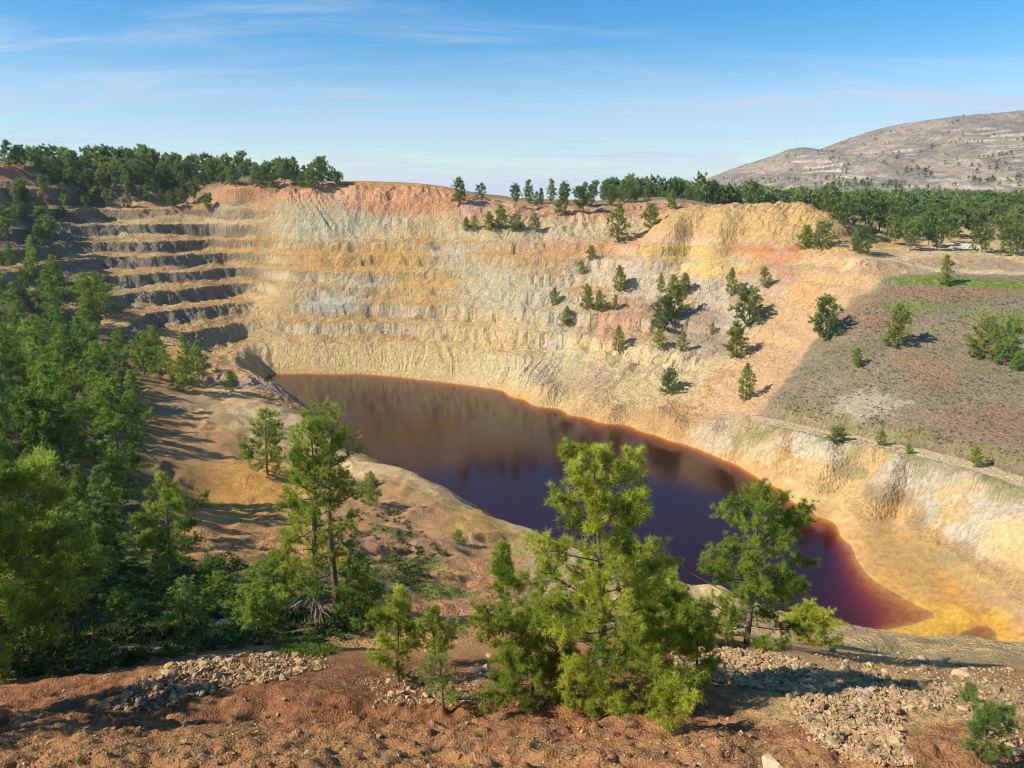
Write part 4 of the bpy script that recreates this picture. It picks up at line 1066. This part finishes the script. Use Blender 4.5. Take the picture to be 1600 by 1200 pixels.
# ------------------------------------------------------------------ woods: trees one can count
def inpoly(p, poly):
    x, y = p; ins = False
    for (x1, y1), (x2, y2) in zip(poly, poly[1:] + poly[:1]):
        if (y1 > y) != (y2 > y) and x < (x2 - x1) * (y - y1) / (y2 - y1) + x1: ins = not ins
    return ins
def sample(poly, n, gap, seed, dmin=9, tries=6000):
    """places spread over the ground seen inside an outline, at least gap metres apart"""
    rs = random.Random(seed); out = []
    xs_ = [p[0] for p in poly]; ys_ = [p[1] for p in poly]
    for _ in range(tries):
        if len(out) >= n: break
        p = (rs.uniform(min(xs_), max(xs_)), rs.uniform(min(ys_), max(ys_)))
        if not inpoly(p, poly): continue
        c = hit(p[0], p[1], dmin)
        if c is None or c[2] < .5: continue
        if all((c[0] - o[0]) ** 2 + (c[1] - o[1]) ** 2 > gap * gap for o in out): out.append(c)
    return out
rr = random.Random(3)
LEFT = [(-80, 400), (60, 400), (130, 450), (180, 500), (250, 540), (330, 575), (340, 600), (250, 620), (225, 680), (150, 720), (60, 740), (-80, 760)]
def size_word(h, a, b): return 'small' if h < a else ('tall' if h > b else 'middling')
def seen(c):
    d = c[1] * CP + (HC - c[2]) * SP; return 800 + FPX * c[0] / d, 600 - FPX * ((c[2] - HC) * CP + c[1] * SP) / d
for c in sample(LEFT, 66, 5.2, 21):
    h = rr.uniform(7, 12.5); px, py = seen(c)
    where = 'by the left picture border' if px < 45 else ('next to the bare strip' if px > 170 and py > 560 else ('under the dark benches' if py < 540 else 'in the thick'))
    tree(c, h, rr.choice(['mid0', 'mid1', 'mid2', 'mid3', 'mid4', 'mid0']), size_word(h, 8.5, 10.8) + ' pine ' + where + ' of the left slope wood', 'pines of the left slope wood')
HOLLOW = [(-60, 760), (130, 750), (190, 800), (240, 880), (170, 960), (60, 985), (-60, 960)]
for c in sample(HOLLOW, 16, 4.0, 23):
    h = rr.uniform(4, 8); px, py = seen(c)
    tree(c, h, rr.choice(['mid1', 'mid2', 'mid4']), size_word(h, 5.4, 6.8) + ' shaded pine in the lower left hollow, ' + ('at the picture border' if px < 60 else 'towards the ochre clearing'), 'pines in the shaded hollow')
for c in sample([(120, 900), (230, 880), (420, 900), (520, 985), (400, 1000), (200, 1010), (110, 1000)], 12, 2.4, 24):
    h = rr.uniform(1.4, 3.2); px, py = seen(c)
    tree(c, h, rr.choice(['mid1', 'mid3', 'mid4']), size_word(h, 1.9, 2.6) + ' bushy young pine deep in the shaded hollow, ' + ('left of the whitish boulder' if px < 330 else 'right of the whitish boulder'), 'bushy young pines in the hollow', sx=1.4)
SHELF = [(20, 300), (110, 300), (200, 300), (330, 318), (345, 340), (300, 330), (200, 330), (130, 335), (100, 380), (40, 390), (0, 380), (-40, 340)]
for c in sample(SHELF, 32, 5.0, 25):
    h = rr.uniform(5, 9); px, py = seen(c)
    tree(c, h, rr.choice(['far0', 'far1', 'far2', 'far3']), size_word(h, 6.3, 7.7) + ' pine above the dark benches, ' + ('near the picture border' if px < 90 else 'below the left ridge wood' if px < 220 else 'near the red crest'), 'pines above the left benches')
RIDGE = [(110, 300), (140, 275), (210, 262), (300, 268), (400, 277), (470, 286), (540, 294), (460, 296), (330, 292), (280, 305), (190, 312)]
for c in sample(RIDGE, 55, 4.2, 27):
    h = rr.uniform(5.5, 11.5); px, py = seen(c)
    tree(c, h, rr.choice(['far1', 'far2', 'far3', 'far0']), size_word(h, 8.2, 9.5) + ' pine at the front of the left ridge wood, ' + ('left end' if px < 240 else 'middle' if px < 360 else 'right end'), 'pines on the left ridge')
for px, py, h in ((15, 262, 11), (35, 264, 9), (-20, 262, 10), (60, 268, 7), (90, 285, 11), (75, 282, 10), (25, 320, 7), (40, 318, 8), (110, 282, 12)):
    c = hit(px, py)
    if c is not None: tree(c, h, rr.choice(['far1', 'far3', 'far0']), 'pine beside the red mound at the upper left corner', 'pines at the red mound')
RIM = [(795, 323), (870, 325), (960, 320), (1060, 316), (1090, 322), (1090, 314), (1000, 311), (880, 314), (800, 315)]
for c in sample(RIM, 20, 6.0, 29):
    h = rr.uniform(6, 10.5); px, py = seen(c)
    tree(c, h, rr.choice(['far0', 'far1', 'far2', 'far4']), size_word(h, 7.4, 9) + ' pine in the loose line along the far rim, ' + ('left end' if px < 880 else 'middle' if px < 990 else 'towards the mountain'), 'pines along the far rim')
FOREST = [(1340, 385), (1330, 360), (1240, 330), (1400, 336), (1620, 338), (1640, 400), (1540, 400), (1500, 372), (1460, 395), (1420, 408), (1400, 385)]
for c in sample(FOREST, 60, 6.0, 31):
    h = rr.uniform(9, 14); px, py = seen(c)
    tree(c, h, rr.choice(['far0', 'far1', 'far2', 'far3', 'far1']), size_word(h, 10.6, 12.4) + ' pine of the plateau wood, ' + ('behind the ochre mound' if px < 1360 else 'beside the upper track' if py > 372 and px < 1500 else 'towards the right border' if px > 1500 else 'in the middle'), 'pines of the plateau wood')
print('trees', round(time.time() - T0, 1))

# ------------------------------------------------------------------ far woods and scrub nobody could count
def crowd(name, spots, hs, mesh_keys, mat, seed, kind='stuff', label=None):
    rs = np.random.RandomState(seed); Vs, Fs, Ts, off = [], [], [], 0
    src = []
    for k in mesh_keys:
        me = LIB[k][1]; v = np.zeros(len(me.vertices) * 3, np.float32); me.vertices.foreach_get('co', v); v = v.reshape(-1, 3)
        f = np.zeros(len(me.loops), np.int32); me.loops.foreach_get('vertex_index', f)
        t = np.zeros(len(v), np.float32); me.attributes['tint'].data.foreach_get('value', t); src.append((v, f.reshape(-1, 3), t))
    for c, h in zip(spots, hs):
        v, f, t = src[rs.randint(len(src))]; a = rs.uniform(0, 6.28); ca, sa = math.cos(a), math.sin(a)
        w = v @ np.array([[ca, sa, 0], [-sa, ca, 0], [0, 0, 1]], np.float32) * h + np.array(c, np.float32)
        Vs.append(w); Fs.append(f + off); Ts.append(np.clip(t + rs.normal(0, .33), 0, 1)); off += len(v)
    me = mesh_from(name, np.concatenate(Vs), np.concatenate(Fs), mat, np.concatenate(Ts))
    o = bpy.data.objects.new(name, me); COL.objects.link(o); o['kind'] = kind
    if label: o['label'] = label
    return o
lib('dist0', 371, ROUND, 9, 1.0, 2.0, 4, .9, M_LEAF_FAR, t0=.2, sides=3, subs=.5)
lib('dist1', 372, FULL, 9, 1.0, 2.0, 4, .9, M_LEAF_FAR, t0=.05, sides=3, subs=.5)
lib_tuft('bush0', 373, 5, 8, .45, .17, M_SHRUB)
lib_tuft('bush1', 374, 7, 6, .6, .15, M_SHRUB, .4)
lib('dist2', 376, ROUND, 14, 1.4, 1.5, 6, .55, M_LEAF_FAR, t0=.15, sides=3, subs=.6)
lib('dist3', 377, FULL, 14, 1.4, 1.5, 6, .5, M_LEAF_FAR, t0=.05, sides=3, subs=.6)
rs = np.random.RandomState(77)
sp, hs = [], []
while len(sp) < 1500:
    y = 345 + 640 * rs.rand() ** 1.3; x = rs.uniform(.12, .80) * y
    if y < 410 and x < .36 * y: continue
    if y > 975: continue
    z = float(ground_z(np.array(x), np.array(y)))
    if fbm(np.array([x / 90.]), np.array([y / 90.]), 3, 301)[0] < -.12: continue
    sp.append((x, y, z - .3)); hs.append(rs.uniform(5, 13))
crowd('distant_pine_wood', sp, hs, ['dist0', 'dist1'], M_LEAF_FAR, 5, label='dark green pine wood spreading below the bare mountain')
sp, hs = [], []
while len(sp) < 620:
    x = rs.uniform(300, 1500); y = rs.uniform(890, 1490)
    if x / y > .85 or x / y < .2: continue
    w = (y - 890) / 600
    if rs.rand() > (1 - w) ** 1.6 + .16: continue
    if fbm(np.array([x / 70.]), np.array([y / 70.]), 3, 303)[0] < .02: continue
    sp.append((x, y, float(mountain_z(x, y)) - .5)); hs.append(rs.uniform(2.5, 5) + 4 * (1 - w) ** 2)
crowd('mountain_scrub', sp, hs, ['dist0', 'dist1'], M_LEAF_FAR, 6, label='scattered dark bushes over the mountainside')
sp, hs = [], []
while len(sp) < 500:       # wood behind the left ridge line
    y = rs.uniform(370, 480); x = rs.uniform(-.62, -.22) * y
    z = float(ground_z(np.array(x), np.array(y)))
    if z < 64: continue
    sp.append((x, y, z - .3)); hs.append(rs.uniform(4.5, 10))
    if len(hs) > 230: break
crowd('ridge_pine_wood', sp, hs, ['dist2', 'dist3'], M_LEAF_FAR, 7, label='back rows of the pine wood on the left ridge')
SHRUBS = [(1200, 640), (1290, 530), (1380, 450), (1620, 450), (1640, 740), (1560, 725), (1450, 695), (1300, 665)]
spots = []; rq = random.Random(9)
while len(spots) < 1900:
    p = (rq.uniform(1200, 1640), rq.uniform(440, 745))
    if not inpoly(p, SHRUBS): continue
    c = hit(*p)
    if c is None or c[1] > 235: continue
    if fbm(np.array([c[0] / 9.]), np.array([c[1] / 9.]), 3, 305)[0] < rq.uniform(-.5, .35): continue
    spots.append((c[0], c[1], c[2] - .08))
crowd('dry_scrub', spots, np.random.RandomState(8).uniform(.18, .6, len(spots)), ['bush0', 'bush1'], M_SHRUB, 8, label='grey brown dry scrub covering the right slope')
print('crowds', round(time.time() - T0, 1))
# ------------------------------------------------------------------ stones
def rock_mat():
    m, nn, ll, b = make_mat('ore_stone'); b.inputs['Roughness'].default_value = .9; b.inputs['Specular IOR Level'].default_value = .2
    oi = nn.new('ShaderNodeObjectInfo'); at = nn.new('ShaderNodeAttribute'); at.attribute_name = 'tint'
    ad = nn.new('ShaderNodeMath'); ad.operation = 'ADD'; ll.new(oi.outputs['Random'], ad.inputs[0]); ll.new(at.outputs['Fac'], ad.inputs[1])
    fr_ = nn.new('ShaderNodeMath'); fr_.operation = 'FRACT'; ll.new(ad.outputs[0], fr_.inputs[0])
    cr_ = nn.new('ShaderNodeValToRGB'); cr_.color_ramp.interpolation = 'LINEAR'
    e = cr_.color_ramp.elements; e[0].position = 0; e[0].color = (.40, .265, .13, 1); e[1].position = 1; e[1].color = (.40, .265, .13, 1)
    for p, c in ((.15, (.50, .355, .18)), (.3, (.36, .19, .10)), (.45, (.45, .315, .165)), (.6, (.40, .30, .18)), (.72, (.54, .38, .17)), (.86, (.29, .18, .11))):
        x = e.new(p); x.color = c + (1,)
    ll.new(fr_.outputs[0], cr_.inputs[0])
    tx = nn.new('ShaderNodeTexCoord'); n = nn.new('ShaderNodeTexNoise'); n.inputs['Scale'].default_value = 3.5; n.inputs['Detail'].default_value = 6
    ll.new(tx.outputs['Object'], n.inputs['Vector'])
    mr = nn.new('ShaderNodeMapRange'); ll.new(n.outputs['Fac'], mr.inputs['Value']); mr.inputs['From Min'].default_value = .3; mr.inputs['From Max'].default_value = .7; mr.inputs['To Min'].default_value = .7; mr.inputs['To Max'].default_value = 1.2
    vm = nn.new('ShaderNodeVectorMath'); vm.operation = 'SCALE'; ll.new(cr_.outputs[0], vm.inputs[0]); ll.new(mr.outputs[0], vm.inputs['Scale']); ll.new(vm.outputs[0], b.inputs['Base Color'])
    bp = nn.new('ShaderNodeBump'); bp.inputs['Strength'].default_value = .5; bp.inputs['Distance'].default_value = .1; ll.new(n.outputs['Fac'], bp.inputs['Height']); ll.new(bp.outputs[0], b.inputs['Normal'])
    return m
M_ROCK = rock_mat()
def flat_mat(name, col):
    m, nn, ll, b = make_mat(name); b.inputs['Roughness'].default_value = .9
    tx = nn.new('ShaderNodeTexCoord'); n = nn.new('ShaderNodeTexNoise'); n.inputs['Scale'].default_value = 4; n.inputs['Detail'].default_value = 7
    ll.new(tx.outputs['Object'], n.inputs['Vector'])
    r = nn.new('ShaderNodeMix'); r.data_type = 'RGBA'; r.inputs[6].default_value = tuple(c * .6 for c in col) + (1,); r.inputs[7].default_value = tuple(min(.8, c * 1.3) for c in col) + (1,)
    ll.new(n.outputs['Fac'], r.inputs[0]); ll.new(r.outputs[2], b.inputs['Base Color'])
    bp = nn.new('ShaderNodeBump'); bp.inputs['Strength'].default_value = .6; bp.inputs['Distance'].default_value = .1; ll.new(n.outputs['Fac'], bp.inputs['Height']); ll.new(bp.outputs[0], b.inputs['Normal'])
    return m
import bmesh
def rock_mesh(seed, mat, n=16, rough=.25, name='stone'):
    rs_ = np.random.RandomState(seed)
    p = unit(rs_.normal(size=(n, 3))) * rs_.uniform(1 - rough, 1, (n, 1)) * np.array([1, rs_.uniform(.65, .95), rs_.uniform(.55, .85)])
    bm = bmesh.new()
    for q in p: bm.verts.new(q * .5)
    r_ = bmesh.ops.convex_hull(bm, input=bm.verts)
    for v in [v for v in bm.verts if not v.link_faces]: bm.verts.remove(v)
    bmesh.ops.triangulate(bm, faces=bm.faces)
    me = bpy.data.meshes.new(name); bm.to_mesh(me); bm.free()
    me.shade_flat(); me.materials.append(mat)
    return me
ROCKS = [rock_mesh(500 + i, M_ROCK) for i in range(7)]
def stone(c, s, label, group=None, me=None, name='stone', rs_=random, sink=.26):
    o = bpy.data.objects.new(name, me or rs_.choice(ROCKS))
    o.location = (float(c[0]), float(c[1]), float(c[2]) + s * (.33 - sink)); o.rotation_euler = (rs_.uniform(-.4, .4), rs_.uniform(-.4, .4), rs_.uniform(0, 6.28))
    o.scale = (s * rs_.uniform(.85, 1.25), s * rs_.uniform(.8, 1.1), s * rs_.uniform(.75, 1.05))
    COL.objects.link(o); o['label'] = label; o['category'] = 'stone'
    if group: o['group'] = group
    return o
boulders = [(1502, 1056, 26, (.56, .40, .20), 'large tan boulder lying alone on the bank at the right'),
 (1360, 1042, 17, (.60, .45, .12), 'yellow boulder on the grey green patch of the right bank'),
 (1440, 1074, 18, (.58, .42, .14), 'yellow ochre boulder above the stone field at the right'),
 (1347, 1084, 18, (.44, .38, .29), 'pale grey block at the top of the right stone field'),
 (1347, 1098, 17, (.46, .40, .31), 'lower pale grey block in the right stone field'),
 (1322, 1048, 18, (.48, .34, .18), 'rounded brown boulder left of the yellow one'),
 (1266, 1042, 18, (.54, .40, .22), 'tan boulder at the corner of the dark cobble bank'),
 (1246, 1050, 16, (.52, .38, .24), 'second tan boulder at the corner of the dark cobble bank'),
 (1441, 1030, 18, (.50, .36, .26), 'pinkish boulder on the right bank behind the stones'),
 (1472, 1033, 14, (.54, .44, .30), 'pale boulder right of the pinkish one'),
 (1300, 1018, 14, (.36, .29, .20), 'grey boulder in the shade right of the airy pine'),
 (1206, 1197, 36, (.58, .44, .28), 'pale slab half cut by the lower picture edge'),
 (347, 978, 26, (.42, .36, .27), 'whitish boulder in the dark hollow left of the twin-topped pine'),
 (381, 986, 16, (.40, .34, .25), 'smaller whitish boulder beside the one in the hollow'),
 (165, 1106, 22, (.50, .33, .14), 'ochre boulder left of the rubble strip'),
 (266, 1042, 18, (.52, .32, .13), 'ochre boulder standing up in the left rubble'),
 (320, 1042, 22, (.50, .30, .13), 'orange boulder at the top of the left rubble'),
 (260, 1056, 18, (.52, .36, .17), 'tan boulder below the ochre one in the left rubble'),
 (228, 1070, 18, (.48, .32, .16), 'brown boulder low in the left rubble'),
 (360, 1034, 18, (.48, .32, .18), 'reddish boulder right of the orange one'),
 (670, 1018, 20, (.44, .27, .13), 'brown block wedged beside the small dense pine'),
 (682, 1020, 16, (.46, .29, .15), 'second brown block wedged beside the small dense pine'),
 (748, 1050, 16, (.40, .31, .21), 'greyish stone left of the large pine in the front gully'),
 (764, 1026, 14, (.52, .33, .17), 'orange stone left of the large pine higher in the gully'),
 (895, 990, 16, (.50, .34, .14), 'ochre rock showing between the branches of the large pine')]
for i, (px, py, w, col, lab) in enumerate(boulders):
    c = hit(px, py); s = w / FPX * math.hypot(c[1], HC - c[2]) * 1.15
    stone(c, s, lab, me=rock_mesh(600 + i, flat_mat('boulder_stone_%d' % i, col), 22, .2, 'boulder'), name='boulder', rs_=random.Random(i))
FIELDS = [
 ('cobble in the dark stone bank under the airy pine', 'stones of the dark cobble bank', [(1050, 1012), (1130, 1006), (1240, 1028), (1290, 1050), (1285, 1100), (1230, 1085), (1150, 1072), (1060, 1055)], 75, (.30, .55), 1500, (.13, .32)),
 ('yellowish stone in the stone field at the lower right', 'stones of the yellow stone field', [(1225, 1085), (1290, 1050), (1420, 1062), (1500, 1078), (1480, 1108), (1410, 1112), (1405, 1150), (1430, 1200), (1330, 1190), (1265, 1160)], 80, (.24, .46), 3600, (.07, .20)),
 ('scattered pale stone on the bank near the right edge', 'stones scattered on the right bank', [(1270, 1022), (1380, 1015), (1600, 1050), (1600, 1108), (1440, 1080), (1320, 1048)], 38, (.22, .55), 900, (.07, .20)),
 ('brown stone in the rubble strip at the lower left', 'stones of the left rubble strip', [(170, 1110), (185, 1082), (260, 1040), (330, 1028), (420, 1014), (500, 1022), (520, 1042), (440, 1062), (380, 1072), (300, 1092), (250, 1112)], 80, (.25, .50), 1300, (.08, .22)),
 ('stone in the shaded gully below the young pines', 'stones of the front gully', [(560, 1062), (640, 1052), (700, 1060), (760, 1040), (800, 1085), (720, 1105), (600, 1100)], 36, (.18, .38), 800, (.05, .14)),
 ('stone at the foot of the lower right corner pine', 'stones in the lower right corner', [(1490, 1100), (1600, 1105), (1600, 1190), (1570, 1175), (1500, 1120)], 24, (.18, .42), 350, (.05, .13))]
gspots, gsize = [], []
for fi, (lab, grp, poly, n, sz, ng, gz) in enumerate(FIELDS):
    q = random.Random(40 + fi)
    for c in sample(poly, n, .26, 60 + fi):
        w = q.uniform(*sz); big = (w - sz[0]) / (sz[1] - sz[0])
        stone(c, w, ('bigger ' if big > .66 else 'smaller ' if big < .33 else 'medium ') + lab, grp, rs_=q)
    for c in sample(poly, ng, .0, 90 + fi, tries=ng * 4): gspots.append(c); gsize.append(q.uniform(*gz))
FRONT = [(0, 1085), (150, 1080), (560, 1050), (900, 1040), (1050, 1060), (1250, 1100), (1350, 1200), (0, 1200)]
q = random.Random(99)
for c in sample(FRONT, 1800, .0, 98, tries=6000): gspots.append(c); gsize.append(q.uniform(.03, .09) * (2.6 if q.random() < .07 else 1))
def gravel():
    rs_ = np.random.RandomState(3); src = []
    for i in range(6):
        me = rock_mesh(700 + i, M_ROCK, 9, .3); v = np.array([w.co[:] for w in me.vertices]); f = np.array([p.vertices[:] for p in me.polygons]); src.append((v, f)); bpy.data.meshes.remove(me)
    Vs, Fs, Ts, off = [], [], [], 0
    for c, s in zip(gspots, gsize):
        v, f = src[rs_.randint(6)]; a = rs_.uniform(0, 6.28); b = rs_.uniform(-.6, .6)
        R = np.array(Matrix.Rotation(a, 3, 'Z') @ Matrix.Rotation(b, 3, 'X'))
        Vs.append(v @ R.T * s * rs_.uniform(.8, 1.2, 3) + np.array([c[0], c[1], c[2] + s * .15])); Fs.append(f + off); Ts.append(np.full(len(v), rs_.rand())); off += len(v)
    me = mesh_from('gravel', np.concatenate(Vs), np.concatenate(Fs), M_ROCK, np.concatenate(Ts)); me.shade_flat()
    o = bpy.data.objects.new('gravel', me); COL.objects.link(o); o['kind'] = 'stuff'; o['label'] = 'small stones and gravel strewn over the foreground bank'
gravel()
print('stones', round(time.time() - T0, 1))

# ------------------------------------------------------------------ undergrowth and grass
lib_tuft('herb0', 378, 7, 8, .5, .10, M_GRASS)
def tufts(name, polys, n, size, seed, mat, label, dmin=9):
    sp = []
    for k, poly in enumerate(polys): sp += sample(poly, n[k], .0, seed + k, dmin, tries=n[k] * 6)
    crowd(name, [(c[0], c[1], c[2] - .05) for c in sp], np.random.RandomState(seed).uniform(size[0], size[1], len(sp)), ['herb0'], mat, seed, label=label)
tufts('undergrowth', [[(130, 780), (330, 860), (560, 920), (600, 1000), (480, 1000), (250, 1030), (120, 1060), (0, 1060), (0, 760)], [(-60, 420), (200, 560), (240, 720), (-60, 740)], [(560, 750), (620, 800), (700, 870), (640, 940), (540, 860)]], (900, 500, 140), (.3, .85), 120, M_HERB, 'shade-darkened green herbs and low bushes under the left pines')
tufts('grass', [[(430, 1005), (480, 1000), (530, 1018), (500, 1026), (440, 1024)], [(1400, 430), (1600, 436), (1600, 452), (1400, 446)], [(120, 890), (200, 880), (330, 930), (420, 950), (430, 975), (300, 985)], [(600, 830), (680, 850), (720, 930), (660, 940), (600, 880)], [(1180, 655), (1300, 680), (1420, 702), (1400, 706), (1290, 688)]], (420, 320, 500, 120, 160), (.14, .36), 140, M_GRASS, 'fresh green grass on damp patches of the banks')
lib_tuft('straw0', 375, 4, 9, .2, .03, M_STRAW, 1.2)
def straw():
    sp = sample([(0, 1070), (500, 1030), (900, 1050), (1200, 1100), (1600, 1060), (1600, 1200), (0, 1200)], 170, .4, 170) + sample([(560, 1040), (780, 1010), (820, 1100), (600, 1110)], 60, .2, 171)
    crowd('dry_grass', [(c[0], c[1], c[2] - .03) for c in sp], np.random.RandomState(17).uniform(.1, .32, len(sp)), ['straw0'], M_STRAW, 18, label='thin dry straw tufts on the foreground soil')
straw()
# ------------------------------------------------------------------ radio mast on the mountain
def mast():
    x, y, z = on_d(1243, 232, 1500.0)
    V, F = tube([(0, 0, -4), (0, 0, 12), (0, 0, 24)], [.5, .35, .15], 4)
    me = mesh_from('radio_mast', V, F, bark_mat('mast_metal', (.55, .55, .56), (.65, .65, .66)))
    root = bpy.data.objects.new('radio_mast', None); root.location = (x, y, z); COL.objects.link(root)
    o = bpy.data.objects.new('pole', me); o.parent = root; COL.objects.link(o)
    for hgt in (10, 17):
        V, F = tube([(-1.6, 0, hgt), (0, 0, hgt), (1.6, 0, hgt)], [.2, .25, .2], 4)
        a = bpy.data.objects.new('crossarm', mesh_from('crossarm', V, F, o.data.materials[0])); a.parent = root; COL.objects.link(a)
    root['label'] = 'thin radio mast on the left shoulder of the mountain'; root['category'] = 'mast'
mast()
# ------------------------------------------------------------------ air
def haze():
    m = bpy.data.materials.new('thin_air'); m.use_nodes = True; nn, ll = m.node_tree.nodes, m.node_tree.links
    nn.remove(nn['Principled BSDF'])
    v = nn.new('ShaderNodeVolumePrincipled'); v.inputs['Color'].default_value = (.62, .78, 1.0, 1); v.inputs['Density'].default_value = .00007; v.inputs['Anisotropy'].default_value = .1
    ll.new(v.outputs[0], nn['Material Output'].inputs['Volume'])
    x0, x1, y0, y1, z0, z1 = -2800, 2800, -60, 2800, -20, 330
    me = bpy.data.meshes.new('haze')
    vv = [(x0, y0, z0), (x1, y0, z0), (x1, y1, z0), (x0, y1, z0), (x0, y0, z1), (x1, y0, z1), (x1, y1, z1), (x0, y1, z1)]
    me.from_pydata(vv, [], [(0, 3, 2, 1), (4, 5, 6, 7), (0, 1, 5, 4), (1, 2, 6, 5), (2, 3, 7, 6), (3, 0, 4, 7)])
    me.materials.append(m); o = bpy.data.objects.new('haze', me); COL.objects.link(o); o['kind'] = 'stuff'
haze()
print('done', round(time.time() - T0, 1))
